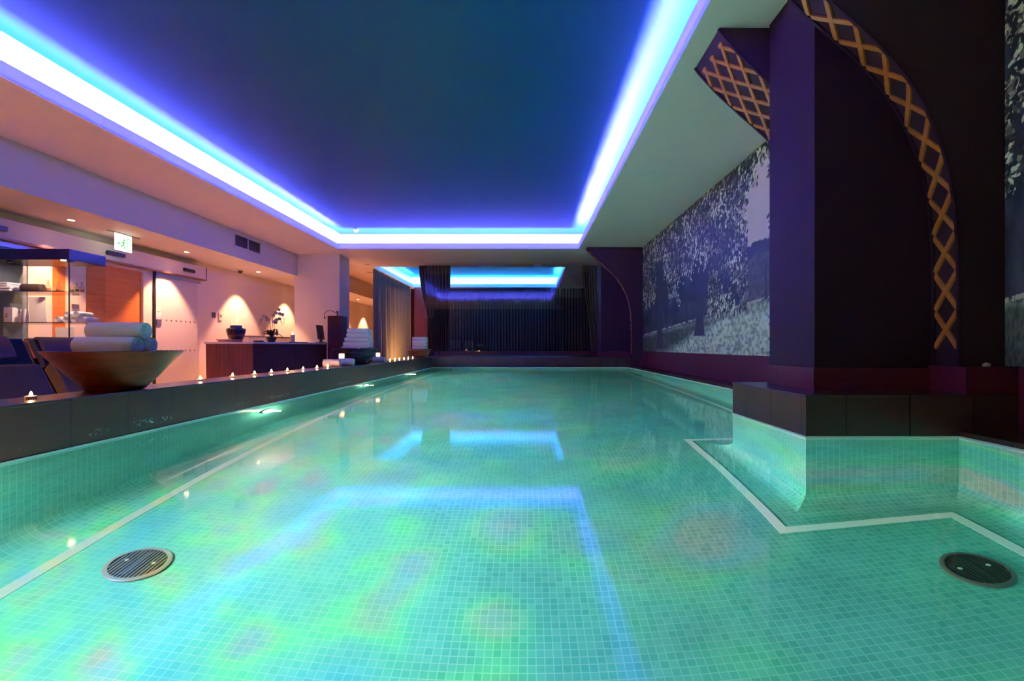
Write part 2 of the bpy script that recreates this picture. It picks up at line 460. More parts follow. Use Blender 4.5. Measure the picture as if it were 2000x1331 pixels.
for A, B in zip(rings, rings[1:]):
    for k in range(8):
        j = (k+1) % 8; mb.f.append((A[k], A[j], B[j], B[k]))
mb.f.append(tuple(reversed(rings[-1])))
pool = mb.build('pool_basin', 'mosaic', smooth=30, fix=False)
bm = bmesh.new(); bm.from_mesh(pool.data); bmesh.ops.recalc_face_normals(bm, faces=bm.faces); bmesh.ops.reverse_faces(bm, faces=bm.faces); bm.to_mesh(pool.data); bm.free()
struct(pool, 'green mosaic tiled basin of the indoor swimming pool', 'pool')
mb = MB(); i0 = offset_poly(POOL, 0.195); i1 = offset_poly(POOL, 0.24)
for k in range(8):
    j = (k+1) % 8
    a, b, c, d = i0[k], i0[j], i1[j], i1[k]; zb, zt = -DEPTH+0.0005, -DEPTH+0.003
    mb.add([(a[0], a[1], zb), (b[0], b[1], zb), (c[0], c[1], zb), (d[0], d[1], zb), (a[0], a[1], zt), (b[0], b[1], zt), (c[0], c[1], zt), (d[0], d[1], zt)],
           [(4, 5, 6, 7), (0, 1, 5, 4), (1, 2, 6, 5), (2, 3, 7, 6), (3, 0, 4, 7)])
mb.build('inset_line', 'inset', pool)
mb = MB()
P = [(x, y, 0.0) for x, y in POOL]
mb.add(P, [tuple(range(8))])
water = mb.build('water', 'water'); struct(water, 'still clear turquoise water filling the indoor pool', 'water')
# thin pale edge line between mosaic and coping
mb = MB(); o0 = POOL; o1 = offset_poly(POOL, 0.004)
for k in range(8):
    j = (k+1) % 8; a, b, c, d = o0[k], o0[j], o1[j], o1[k]
    mb.add([(a[0], a[1], -.001), (b[0], b[1], -.001), (c[0], c[1], -.001), (d[0], d[1], -.001), (a[0], a[1], .008), (b[0], b[1], .008), (c[0], c[1], .008), (d[0], d[1], .008)],
           [(4, 5, 6, 7), (2, 3, 7, 6), (0, 3, 2, 1)])
mb.build('edge_line', 'edge_white', pool)

# copings
def coping(name, box, m, label, lip=True):
    x0, y0, x1, y1, z0, z1 = box
    o = MB().box(x0, y0, z0, x1, y1, z1-0.012).build(name, m); struct(o, label, 'pool edge')
    return o
LIP = 0.012
c = coping('trim_1', (XL-0.235, Y0-0.3, XL, Y1, 0.006, TOP), 'coping', 'raised slate tiled pool edge on the left carrying candles and towels')
MB().box(XL-0.238, Y0-0.3, TOP-LIP, XL+0.004, Y1, TOP).build('coping_slab', 'coping_plain', c, bevel=0.002)
o = MB().box(XL-0.235, Y0-0.3, FL, XL-0.12, Y1, 0.006).build('wall_pool_side', 'coping_plain'); struct(o, 'dark tiled outer side of the raised pool towards the lobby', 'wall')
c = coping('trim_2', (XL-0.235, Y1, XW, GY-0.06, 0.006, TOP), 'coping_plain', 'wide slate ledge across the far end of the pool')
MB().box(XL-0.238, Y1-0.004, TOP-LIP, XW, GY-0.06, TOP).build('coping_slab', 'coping_plain', c, bevel=0.002)
MB().box(-1.45, Y1-0.006, 0.02, 0.6, Y1+0.001, 0.055).build('overflow_slot', 'black', c)
c = coping('trim_3', (PX, PY0, XW, PY1, 0.006, 0.202), 'coping_plain', 'slate tiled pier edge projecting into the pool below the right column')
MB().box(PX-0.004, PY0-0.004, 0.19, XW, PY1+0.004, 0.202).build('coping_slab', 'coping_plain', c, bevel=0.002)
c = MB().box(XR, Y0, 0.006, XW, PY0, 0.03).build('trim_4', 'coping_plain'); struct(c, 'low slate ledge at water level, right side, this side of the pier', 'pool edge')
c = MB().box(XR, PY1, 0.006, XW, Y1, 0.03).build('trim_5', 'coping_plain'); struct(c, 'low slate ledge at water level, right side, beyond the pier', 'pool edge')
c = MB().box(XW-0.02, Y0, 0.03, XW+0.02, PY0, 0.33).build('baseboard_right', 'crimson_tile'); struct(c, 'dark red tiled plinth under the right wall this side of the column', 'plinth')
c = MB().box(XW-0.02, PY1, 0.03, XW+0.02, Y1, 0.33).build('baseboard_far_right', 'crimson_tile'); struct(c, 'dark red tiled plinth under the park mural', 'plinth')
c = MB().box(XL-0.235, GY-0.06, 0.0, XW, GY+0.06, 0.315).build('trim_6', 'coping_plain'); struct(c, 'slate sill under the glass screen', 'sill')

# ------------------------------------------------------------------ room shell
o = MB().box(WX-0.3, YB, FL-0.05, XL-0.235, GY, FL).box(WX-0.3, GY, FL-0.05, XW+0.3, YF, FL).build('floor', 'lobby_floor'); struct(o, 'pale cream floor of the lobby beside the pool', 'floor')
o = MB().box(XL-0.235, YB, -0.02, XW+0.3, Y0, 0.0).build('floor_behind', 'coping_plain'); struct(o, 'dark tiled floor behind the near end of the pool', 'floor')
o = MB().box(WX-0.15, YB, FL, WX, YF, 2.6).build('wall_left', 'white_paint'); struct(o, 'long cream lobby wall on the left', 'wall')
o = MB().box(XW+0.02, YB, FL, XW+0.2, YF, 2.9).build('wall_right', 'dark_wall'); struct(o, 'dark aubergine right wall behind the murals', 'wall')
o = MB().box(WX-0.15, YF, FL, XW+0.2, YF+0.1, 2.9).build('wall_front', 'white_paint'); struct(o, 'far end wall of the lobby', 'wall')
o = MB().box(WX-0.15, YB-0.1, FL, XW+0.2, YB, 2.9).build('wall_back', 'dark_wall'); struct(o, 'dark wall behind the near end of the pool', 'wall')
# lower ceiling with the two openings
mb = MB()
xs = [BX-0.02, LX0, QX1, LX1, XW+0.05]; ys = [YB, RY0, RY1, QY0, QY1, YF]
for i in range(4):
    for j in range(5):
        if j == 1 and i in (1, 2): continue
        if j == 3 and i == 1: continue
        mb.box(xs[i], ys[j], CEIL, xs[i+1], ys[j+1], CEIL+0.012)
o = mb.build('ceiling', 'ceiling_paint', fix=False); struct(o, 'pale lower ceiling with two lit recesses', 'ceiling')
# recess over pool, recess in rear room
def recess(tagname, x0, x1, y0, y1, m_up, m_led, label, sides, lip_m, off):
    gw, ge, gs, gn = off; T = 0.05; zb = CEIL+0.012
    root = MB().box(x0-gw-T, y0-gs-T, UP, x1+ge+T, y1+gn+T, UP+T).build(tagname, m_up); struct(root, label, 'ceiling')
    MB().box(x0-gw-T, y0-gs-T, zb, x0-gw, y1+gn+T, UP).box(x1+ge, y0-gs-T, zb, x1+ge+T, y1+gn+T, UP) \
        .box(x0-gw, y0-gs-T, zb, x1+ge, y0-gs, UP).box(x0-gw, y1+gn, zb, x1+ge, y1+gn+T, UP).build('cove_wall', 'cove_white', root)
    t = 0.018; z0, z1 = CEIL, CEIL+0.115
    MB().box(x0, y0, z0-0.001, x0+t, y1, z1).box(x1-t, y0, z0-0.001, x1, y1, z1).box(x0+t, y0, z0-0.001, x1-t, y0+t, z1).box(x0+t, y1-t, z0-0.001, x1-t, y1, z1).build('cove_lip', lip_m, root)
    zl = CEIL+0.016; a, b = 0.025, 0.065
    segs = {'W': (x0-b, y0-b, x0-a, y1+b), 'E': (x1+a, y0-b, x1+b, y1+b), 'S': (x0-a, y0-b, x1+a, y0-a), 'N': (x0-a, y1+a, x1+a, y1+b)}
    for k in sides:
        q = segs[k]; MB().box(q[0], q[1], zl, q[2], q[3], zl+0.012).build('led_strip', m_led, root)
    return root
recess('ceiling_over_pool', LX0, LX1, RY0, RY1, 'deep_blue', 'led_violet', 'deep blue raised ceiling over the pool edged by violet light strips', 'WESN', 'opal', (0.10, 0.35, 0.17, 0.45))
recess('ceiling_rear', LX0, QX1, QY0, QY1, 'deep_blue', 'led_blue', 'blue lit raised ceiling in the curtained room behind the glass', 'WEN', 'opal', (0.12, 0.25, 0.10, 0.35))

# bulkhead, left column
o = MB().box(WX, YB, SOF, BX, YF, CEIL+0.06).build('ceiling_bulkhead', 'bulkhead_paint'); struct(o, 'lowered lavender lit bulkhead along the lobby with downlights beneath', 'bulkhead')
o = MB().box(-5.06, 10.9, FL, -4.08, 11.5, CEIL).build('column_left', 'bulkhead_paint', bevel=0.003); struct(o, 'square white column behind the reception desk', 'column')

# right columns with skirting
def col_right(y0, y1, zb, label):
    c = MB().box(1.505, y0, zb, XW+0.02, y1, CEIL).build('column_right', 'aubergine', bevel=0.003); struct(c, label, 'column')
    MB().box(1.495, y0-0.01, zb, XW+0.02, y1+0.01, zb+0.115).build('skirting', 'crimson_tile', c)
    return c
col_right(2.63, 3.12, 0.202, 'near dark purple column standing on the pier')
col_right(10.28, 10.78, TOP, 'far dark purple column at the end of the pool')

# ------------------------------------------------------------------ lattice arches
ARC = [(1.205, 2.427), (1.235, 2.385), (1.36, 2.25), (1.52, 2.10), (1.64, 1.995), (1.755, 1.885), (1.86, 1.76), (1.94, 1.635), (2.0, 1.51), (2.05, 1.375), (2.085, 1.22), (2.107, 1.05), (2.117, 0.85), (2.12, 0.60), (2.12, 0.0)]
def arch(y0, y1, zb, label, group='lattice arches on the right columns'):
    pts = [p for p in ARC if p[1] > zb+0.02] + [(2.12, zb)]
    curve, S = spline([(x, 0, z) for x, z in pts], 90)
    root = thing('lattice_arch', label, 'arch', (2.12, y0, zb), 0, group)
    o0 = Vector((2.12, y0, zb))
    W = y1-y0
    poly = [(p.x-o0.x, p.z-o0.z) for p in curve] + [(XW+0.015-o0.x, 0), (XW+0.015-o0.x, CEIL-0.003-o0.z)]
    mb = MB().prism_y(poly, 0, W); mb.build('panel', 'arch_panel', root, smooth=35)
    def C(s):
        t = max(0, min(1, s/S))*90; i = min(89, int(t)); f = t-i
        p = curve[i].lerp(curve[i+1], f); d = (curve[i+1]-curve[i]).normalized()
        n = Vector((d.z, 0, -d.x))       # candidates: pick the one pointing to the pool
        if n.x > 0: n = -n
        return Vector((p.x-o0.x, 0, p.z-o0.z)), d, n
    # border trims
    for (wa, wb) in ((0.0, 0.016), (W-0.016, W)):
        mb = MB(); prev = None
        for k in range(91):
            p, d, n = C(S*k/90)
            ring = [p+Vector((0, wa, 0))-n*0.003, p+Vector((0, wb, 0))-n*0.003, p+Vector((0, wb, 0))+n*0.012, p+Vector((0, wa, 0))+n*0.012]
            ids = [len(mb.v)+i for i in range(4)]; mb.v += [tuple(q) for q in ring]
            if prev:
                for i in range(4): mb.f.append((prev[i], prev[(i+1) % 4], ids[(i+1) % 4], ids[i]))
            else: mb.f.append(tuple(ids))
            prev = ids
        mb.f.append(tuple(reversed(prev))); mb.build('border', 'aubergine', root)
    lo, hi = 0.016, W-0.016; per = 0.195; slope = 0.146/0.195; hw = 0.0115
    for sg in (1, -1):
        for k in range(-6, int(S/per)+8):
            s0 = k*per
            sa, sb = (s0, s0+(hi-lo)/slope)
            a_, b_ = max(sa, 0.06), min(sb, S-0.07)
            if b_ - a_ < 0.012: continue
            mb = MB(); prev = None; m_ = max(2, int((b_-a_)/0.02)+1)
            for i in range(m_+1):
                s_ = a_+(b_-a_)*i/m_; w_ = lo+(s_-s0)*slope
                if sg < 0: w_ = hi-(s_-s0)*slope
                p, d, n = C(s_)
                ln = math.hypot(1, slope); side_s, side_w = -slope/ln, 1/ln
                if sg < 0: side_w = -side_w
                ring = []
                for (q, h) in ((-1, 0.0), (1, 0.0), (1, 0.011+0.001*sg), (-1, 0.011+0.001*sg)):
                    wq = min(hi, max(lo, w_+side_w*q*hw))
                    pp, dd, nn = C(s_+side_s*q*hw)
                    ring.append(pp+Vector((0, wq, 0))+nn*h)
                ids = [len(mb.v)+j for j in range(4)]; mb.v += [tuple(q) for q in ring]
                if prev:
                    for j in range(4): mb.f.append((prev[j], prev[(j+1) % 4], ids[(j+1) % 4], ids[j]))
                else: mb.f.append(tuple(ids))
                prev = ids
            mb.f.append(tuple(reversed(prev)))
            mb.build('lattice_strip', 'lattice', root)
    return root
arch(2.45, 2.618, 0.33, 'large dark arch with orange wooden lattice in front of the near column')
arch(3.145, 3.60, 0.33, 'short stretch of lattice arch jutting out behind the near column')
arch(10.1, 10.268, TOP, 'small distant lattice arch at the far end of the pool')
o = MB().lathe([(0, 0), (0.016, 0.001), (0.02, 0.01), (0.012, 0.02), (0, 0.024)], 10).build('stone_chip', 'lime', None, (2.205, 2.41, 0.332), (0, 0, 0.4), smooth=180)
o.scale = (1.3, 0.8, 0.9); tag(o, 'small pinkish chip lying at the foot of the big lattice arch', 'stone')
o = MB().box(2.10, 2.40, 0.202, XW+0.02, 2.63, 0.33).build('trim_7', 'crimson_tile'); struct(o, 'dark red tiled foot below the near lattice arch', 'plinth')

# ------------------------------------------------------------------ park murals
def park_picture(W, H, aspect, seed, u0=0.0, u1=1.0):
    """an invented park: trunks, hanging foliage, a lawn; returns H x W x 3 linear colours, row 0 at the bottom"""
    rg = np.random.default_rng(seed)
    U, V = np.meshgrid(np.linspace(0, 1, W), np.linspace(0, 1, H))
    img = np.zeros((H, W, 3), np.float32)
    def fbm(nx, ny, oct=4):
        out = np.zeros((H, W), np.float32); amp = 1.0; tot = 0
        for k in range(oct):
            gx, gy = int(nx*2**k)+2, int(ny*2**k)+2
            g = rg.random((gy, gx)).astype(np.float32)
            x = U*(gx-1.001); y = V*(gy-1.001); xi = x.astype(int); yi = y.astype(int); fx = x-xi; fy = y-yi
            fx = fx*fx*(3-2*fx); fy = fy*fy*(3-2*fy)
            out += amp*((g[yi, xi]*(1-fx)+g[yi, xi+1]*fx)*(1-fy)+(g[yi+1, xi]*(1-fx)+g[yi+1, xi+1]*fx)*fy); tot += amp; amp *= 0.55
        return out/tot
    # dark wood behind
    f = fbm(22, 9)
    base = np.stack([0.02+0.08*f, 0.022+0.09*f, 0.05+0.13*f], -1)*(0.4+0.8*f[..., None])
    img[:] = base
    # open sky
    sx = np.exp(-((U-0.775-0.02*np.sin(V*9))/0.062)**4)
    sky = (sx > 0.35+0.5*(fbm(40, 20)-0.5)) & (V > 0.50+0.10*fbm(30, 4)) & (V < 0.93)
    img[sky] = (0.92, 0.74, 0.98)
    # low bushy trees at the right
    bush = ((((U-0.80)/0.10)**2 + ((V-0.36)/0.13)**2) < 0.8+0.5*fbm(40, 20)) | ((((U-0.93)/0.10)**2 + ((V-0.40)/0.20)**2) < 1.0)
    fb = fbm(120, 60, 3)
    img[bush] = np.stack([0.06+0.16*fb**2, 0.065+0.17*fb**2, 0.09+0.17*fb**2], -1)[bush]
    # lawn
    hor = 0.155+0.15*U
    lawn = V < hor
    fl = fbm(150, 60, 3); t = np.clip((hor-V)/np.maximum(hor, 1e-3), 0, 1)
    shade = fbm(9, 7, 3)
    lit = np.clip(np.clip((U-0.40+0.30*(shade-0.5))*5-(0.5-t)*2.2, 0, 1)*np.clip((t-0.12)*6, 0.25, 1)+0.13+0.25*np.clip(1-np.abs(t-0.12)/0.10, 0, 1), 0.10, 1)
    fl = np.clip((fl-0.5)*2.2+0.55, 0.05, 1.2)
    g = np.stack([0.72*lit*(0.35+fl), 0.90*lit*(0.35+fl), 0.84*lit*(0.35+fl)], -1)
    img[lawn] = g[lawn]
    path = np.abs(V-hor+0.004) < 0.006
    img[path & (fbm(60, 4) > 0.42)] = (0.62, 0.62, 0.60)
    # far trunks along the path
    def trunk(uc, wd, v0, v1, lean, col, flare=0.5):
        uu = uc+lean*(V-v0)
        wdt = wd*(1+flare*np.exp(-(V-v0)/0.05))*(1-0.25*(V-v0))
        m_ = (np.abs(U-uu) < wdt) & (V > v0) & (V < v1)
        img[m_] = np.array(col, np.float32)*(0.7+0.6*fbm(90, 8)[m_][:, None])
    for q in range(16):
        u_ = 0.25+0.75*rg.random(); trunk(u_, 0.0025, 0.145+0.15*u_, 0.42, 0, (0.035, 0.035, 0.055))
    trunk(0.195, 0.028, 0.03, 1.0, 0.01, (0.055, 0.05, 0.10), 0.35)
    trunk(0.51, 0.023, 0.115, 0.62, 0.035, (0.045, 0.045, 0.09), 0.5)
    trunk(0.54, 0.016, 0.45, 1.0, 0.05, (0.045, 0.045, 0.085), 0.1)
    # hanging sprays of leaves, pale on dark
    def leaf(u, v, a, b, ang, col):
        px, py = u*W, v*H; la = max(1.2, a*W/aspect); lb = max(0.7, b*H)
        R = int(max(la, la*H*aspect/W/1.0, lb)+2)
        x0, x1, y0, y1 = max(0, int(px-R)), min(W, int(px+R)+1), max(0, int(py-R)), min(H, int(py+R)+1)
        if x0 >= x1 or y0 >= y1: return
        yy, xx = np.mgrid[y0:y1, x0:x1]
        dx = (xx-px)/W*aspect; dy = (yy-py)/H
        ca, sa = math.cos(ang), math.sin(ang)
        m_ = ((dx*ca+dy*sa)/a)**2 + ((-dx*sa+dy*ca)/b)**2 < 1
        img[y0:y1, x0:x1][m_] = col
    def density(u, v):
        low = 0.46+0.10*math.sin(u*31)+0.07*math.sin(u*77+1)
        if 0.56 < u < 0.74: low = 0.22+0.5*abs(u-0.655)
        if u < 0.16: low = 0.42
        if 0.16 < u < 0.235: low = 0.80
        if 0.47 < u < 0.56: low = 0.56
        if 0.74 < u < 0.81: low = 0.86
        if u > 0.81: low = 0.55
        return v > low
    clusters = []; lf = 1.0 if aspect > 2 else 0.6
    n_c = int(620*(1 if aspect > 2 else 0.85))
    for q in range(n_c):
        u, v = rg.random(), rg.random()*1.02
        if not density(u, v): continue
        clusters.append((u, v))
    for (u, v) in clusters:
        b0 = rg.random()
        for k in range(26):
            du, dv = rg.normal(0, 0.013), rg.normal(-0.01, 0.034)
            if not density(min(1, max(0, u+du)), v+dv+0.03): continue
            r = rg.random()
            if r < 0.48: col = (0.02+0.03*r, 0.022+0.03*r, 0.03+0.04*r)
            else:
                k_ = min(1.0, (0.30+1.2*rg.random()**1.2)*(0.08+1.7*b0**1.6))
                w_ = 0.6+0.4*math.sin(u*12)
                col = (k_*(0.98), k_*(0.96+0.04*w_), k_*(0.86+0.12*(1-w_)))
            leaf(u+du, v+dv, lf*(0.011+0.009*rg.random()), lf*(0.0055+0.0035*rg.random()), rg.normal(1.15, 0.75), col)
    return np.clip(img*np.array([1.15, 1.02, 0.74], np.float32), 0, 1)
def picture_panel(name, y_far, y_near, z0, z1, W, H, seed, label, flip=False):
    img = park_picture(W, H, (y_far-y_near)/(z1-z0), seed)
    ys_ = np.linspace(y_far, y_near, W); zs_ = np.linspace(z0, z1, H)
    x = XW-0.008
    Yg, Zg = np.meshgrid(ys_, zs_)
    co = np.stack([np.full_like(Yg, x), Yg, Zg], -1).reshape(-1, 3)
    idx = np.arange(W*H).reshape(H, W)
    q = np.stack([idx[:-1, :-1], idx[:-1, 1:], idx[1:, 1:], idx[1:, :-1]], -1).reshape(-1, 4)
    me = bpy.data.meshes.new(name)
    nb = len(co)
    back = np.array([(x+0.026, y_far, z0), (x+0.026, y_near, z0), (x+0.026, y_near, z1), (x+0.026, y_far, z1)])
    co = np.concatenate([co, back])
    me.vertices.add(len(co)); me.vertices.foreach_set('co', co.astype(np.float32).ravel())
    extra = [[nb, nb+3, nb+2, nb+1], [idx[0, 0], nb, nb+1, idx[0, -1]], [idx[-1, -1], nb+2, nb+3, idx[-1, 0]], [idx[0, -1], nb+1, nb+2, idx[-1, -1]], [idx[-1, 0], nb+3, nb, idx[0, 0]]]
    q = np.concatenate([q, np.array(extra)])
    me.loops.add(len(q)*4); me.loops.foreach_set('vertex_index', q.astype(np.int32).ravel())
    me.polygons.add(len(q)); me.polygons.foreach_set('loop_start', np.arange(0, len(q)*4, 4, dtype=np.int32))
    me.update(calc_edges=True); me.validate()
    ca = me.color_attributes.new('picture', 'FLOAT_COLOR', 'POINT')
    c = np.ones((len(co), 4), np.float32); c[:nb, :3] = img.reshape(-1, 3); c[nb:, :3] = 0.02
    ca.data.foreach_set('color', c.ravel())
    me.materials.append(M['picture'])
    o = bpy.data.objects.new(name, me); COL.objects.link(o)
    tag(o, label, 'mural'); return o
picture_panel('park_mural', 10.08, 3.62, 0.335, CEIL-0.005, 620, 400, 11, 'large black and white park photograph of trees on the right wall beyond the near column')
picture_panel('park_mural', 2.44, 0.9, 0.335, CEIL-0.005, 440, 420, 5, 'strip of park photograph at the right edge, nearer than the big lattice arch')

# ------------------------------------------------------------------ glass screen and rear room
GX = [-2.47, -1.11, 0.25, 1.50]
for k in range(3):
    o = MB().box(GX[k]+0.003, GY-0.006, 0.315, GX[k+1]-0.003, GY+0.006, CEIL-0.002).build('window_%d' % (k+1), 'wall_glass')
    struct(o, ['left', 'middle', 'right'][k]+' clear glass panel of the screen at the far end of the pool', 'glass panel')
    if k:
        MB().box(GX[k]-0.10, GY-0.02, CEIL-0.075, GX[k]+0.10, GY+0.02, CEIL-0.004).build('patch_fitting', 'steel', o, bevel=0.003)
def drape(name, m, label, rows, folds, amp, axis='x', group=None, solid=0.004, nu=None):
    """rows: list of (z, a0, a1, centre) from top to bottom; cloth folded along axis"""
    nu = nu or folds*12
    mb = MB()
    for (z, a0, a1, cc) in rows:
        for i in range(nu+1):
            u = i/nu; a = a0+(a1-a0)*u
            off = amp*math.sin(2*PI*folds*u+0.7*math.sin(5*u))+0.35*amp*math.sin(2*PI*folds*2.3*u+1+z)
            mb.v.append((a, cc+off, z) if axis == 'x' else (cc+off, a, z))
    for j in range(len(rows)-1):
        for i in range(nu):
            a = j*(nu+1)+i; mb.f.append((a, a+1, a+nu+2, a+nu+1))
    o = mb.build(name, m, smooth=180, solid=solid)
    tag(o, label, 'curtain', group); return o
drape('curtain', 'curtain', 'olive curtain along the left side of the rear room, lit by the floor uplight', [(CEIL-k*(CEIL-FL)/8, 12.92, 16.95, -3.97) for k in range(9)], 26, 0.035, 'y')
drape('curtain', 'curtain_dark', 'dark curtain closing the back of the rear room behind the glass', [(CEIL-k*(CEIL-FL)/8, -3.2, 2.2, 17.28) for k in range(9)], 52, 0.03, 'x')
def tie(z, top, bot):
    t = (CEIL-z)/(CEIL-0.3); t = max(0, min(1, t)); s_ = t*t*(3-2*t); return tuple(a+(b-a)*s_ for a, b in zip(top, bot))
rw = []
for k in range(12):
    z = CEIL-k*(CEIL-0.30)/11; a, b = tie(z, (-2.68, -1.90), (-2.36, -1.96)); rw.append((z, a, b, 12.42))
drape('curtain', 'curtain_dark', 'gathered dark curtain hanging behind the left glass panel', rw, 9, 0.04)
rw = []
for k in range(12):
    z = CEIL-k*(CEIL-0.30)/11; a, b = tie(z, (1.36, 1.74), (1.57, 1.76)); rw.append((z, a, b, 12.42))
drape('curtain', 'curtain', 'gathered curtain swept aside next to the far column', rw, 6, 0.03)
o = MB().box(-3.84, 17.02, FL, -3.40, 17.2, CEIL-0.002).build('wood_panel', 'red_wood'); struct(o, 'reddish wooden pilaster in the corner of the rear room', 'panel')
o = MB().box(-4.05, 17.4, FL, XW, 17.5, CEIL).build('wall_rear_room', 'dark_wall'); struct(o, 'back wall of the rear room behind the curtain', 'wall')

r = thing('floor_uplight', 'warm floor uplight washing the olive curtain in the rear room', 'lamp', (-3.1, 14.6, FL))
MB().lathe([(0, 0), (0.10, 0), (0.10, 0.03), (0.07, 0.10), (0.06, 0.10), (0.055, 0.05), (0, 0.045)], 24).build('housing', 'black', r, smooth=40)
MB().lathe([(0, 0.06), (0.055, 0.06), (0.055, 0.066), (0, 0.066)], 24).build('lens', 'lamp_lens', r)
spot('uplight_beam', (-3.1, 14.6, FL+0.09), (-3.95, 14.9, 0.7), 85, (1.0, 0.50, 0.18), 150, 0.8, 0.05)

# ------------------------------------------------------------------ left wall: doors, header, wall fittings
HX = -5.80
o = MB().box(WX, 2.2, 1.63, HX, 9.06, 1.85).build('trim_8', 'white_paint', bevel=0.006); struct(o, 'long white door header box on the lobby wall', 'door header')
MB().box(WX+0.02, 2.2, 1.612, HX+0.004, 9.065, 1.632).build('rail', 'bronze', o)
MB().box(WX, 9.06, 1.62, HX+0.002, 9.075, 1.852).build('end_cap', 'black', o)
d = MB().box(-5.90, 7.93, FL+0.02, -5.882, 8.95, 1.60).build('door_1', 'frosted', bevel=0.002); struct(d, 'frosted sliding glass door left of the reception', 'door')
MB().box(-5.93, 7.905, FL, -5.87, 7.93, 1.625).build('edge_frame', 'black', d)
MB().box(-5.915, 7.93, 1.555, -5.86, 9.0, 1.612).build('top_rail', 'steel', d)
mb = MB()
for zz, ks in ((0.855, range(8)), (0.36, range(8))):
    for k in ks:
        mb.obox((-5.880, 8.06+k*0.115, zz), (0, .7071, .7071), (1, 0, 0), (0, -.7071, .7071), 0.012, 0.0015, 0.012)
mb.build('marker_dots', 'ink', d)
MB().box(-5.882, 7.94, 0.90, -5.879, 8.06, 1.06).build('notice', 'paper', d)
MB().box(-5.8792, 7.965, 0.985, -5.8785, 8.04, 0.992).box(-5.8792, 7.98, 0.965, -5.8785, 8.025, 0.97).build('notice_text', 'ink', d)
MB().box(-5.882, 7.95, 0.76, -5.87, 8.05, 0.86).build('lock_plate', 'grille', d)
d = MB().box(WX, 6.76, FL, -5.935, 7.71, 1.575).build('door_2', 'door_wood'); struct(d, 'orange brown wooden door beside the display cabinet', 'door')
MB().box(WX, 7.71, FL, -5.90, 7.90, 1.625).box(WX, 6.72, 1.575, -5.90, 7.71, 1.625).build('frame', 'frame_cream', d)
d = MB().box(WX, 6.24, FL, -5.93, 6.44, 1.60).build('door_3', 'door_wood'); struct(d, 'narrow wooden panel seen through the glass display cabinet', 'door')
MB().box(WX, 6.44, FL, -5.91, 6.72, 1.625).build('frame', 'frame_cream', d)
MB().box(-5.905, 6.50, 0.93, -5.895, 6.60, 0.98).build('switch_plate', 'grille', d)
d = MB().box(-5.90, 4.0, FL+0.02, -5.882, 5.90, 1.60).build('door_4', 'blue_glass'); struct(d, 'grey glass sliding door behind the display cabinet', 'door')
MB().box(WX, 5.90, FL, -5.87, 6.20, 1.61).build('frame', 'frame_cream', d)
MB().box(WX, 3.8, 1.55, -5.86, 5.90, 1.625).build('top_rail', 'steel', d)

def sensor(y, w_, label):
    r = thing('door_sensor', label, 'sensor', (HX, y, 1.70), 0, 'door sensors on the header box')
    MB().box(-0.01, 0, 0, 0.045, w_, 0.055).build('housing', 'black', r, bevel=0.012, seg=3)
    MB().box(0.0449, w_*0.25, 0.02, 0.0465, w_*0.5, 0.035).build('lens', 'black_gloss', r)
sensor(6.90, 0.30, 'black door sensor bar directly below the exit sign')
sensor(8.45, 0.26, 'black door sensor bar above the frosted sliding door')
sensor(5.25, 0.32, 'black door sensor bar at the left edge above the display cabinet')

# exit sign
r = thing('exit_sign', 'lit white and green emergency exit sign hanging below the soffit', 'sign', (-5.5, 6.83, SOF))
MB().box(-0.02, -0.25, -0.012, 0.02, 0.27, 0.0).build('ceiling_bar', 'steel', r)
MB().box(-0.006, -0.14, -0.235, 0.006, 0.14, -0.012).build('panel', 'sign_white', r)
X = 0.0068
# running figure, doorway and arrow
mb = MB()
def disc_x(cy, cz, rr, n=14):
    vs = [(X, cy, cz)] + [(X, cy+rr*math.cos(2*PI*k/n), cz+rr*math.sin(2*PI*k/n)) for k in range(n)]
    mb.add(vs, [(0, k+1, (k+1) % n+1) for k in range(n)])
def bar_x(a, b, t):
    a, b = Vector((0, *a)), Vector((0, *b)); dd = (b-a); ln = dd.length; dd.normalize()
    mb.obox((X-0.0005, (a.y+b.y)/2, (a.z+b.z)/2), dd, Vector((1, 0, 0)), dd.cross(Vector((1, 0, 0))), ln/2, 0.0006, t/2)
disc_x(0.005, -0.085, 0.014)
bar_x((0.0, -0.105), (-0.012, -0.15), 0.022); bar_x((0.0, -0.108), (0.035, -0.125), 0.010); bar_x((-0.003, -0.11), (-0.04, -0.12), 0.010)
bar_x((-0.012, -0.15), (0.018, -0.17), 0.012); bar_x((0.018, -0.17), (0.012, -0.205), 0.012); bar_x((-0.012, -0.15), (-0.045, -0.185), 0.012)
bar_x((-0.095, -0.14), (-0.055, -0.14), 0.010); bar_x((-0.095, -0.14), (-0.078, -0.12), 0.009); bar_x((-0.095, -0.14), (-0.078, -0.16), 0.009)
bar_x((0.06, -0.06), (0.06, -0.21), 0.008); bar_x((0.06, -0.06), (0.115, -0.06), 0.008); bar_x((0.115, -0.06), (0.115, -0.21), 0.008)
mb.build('pictogram', 'sign_green', r)

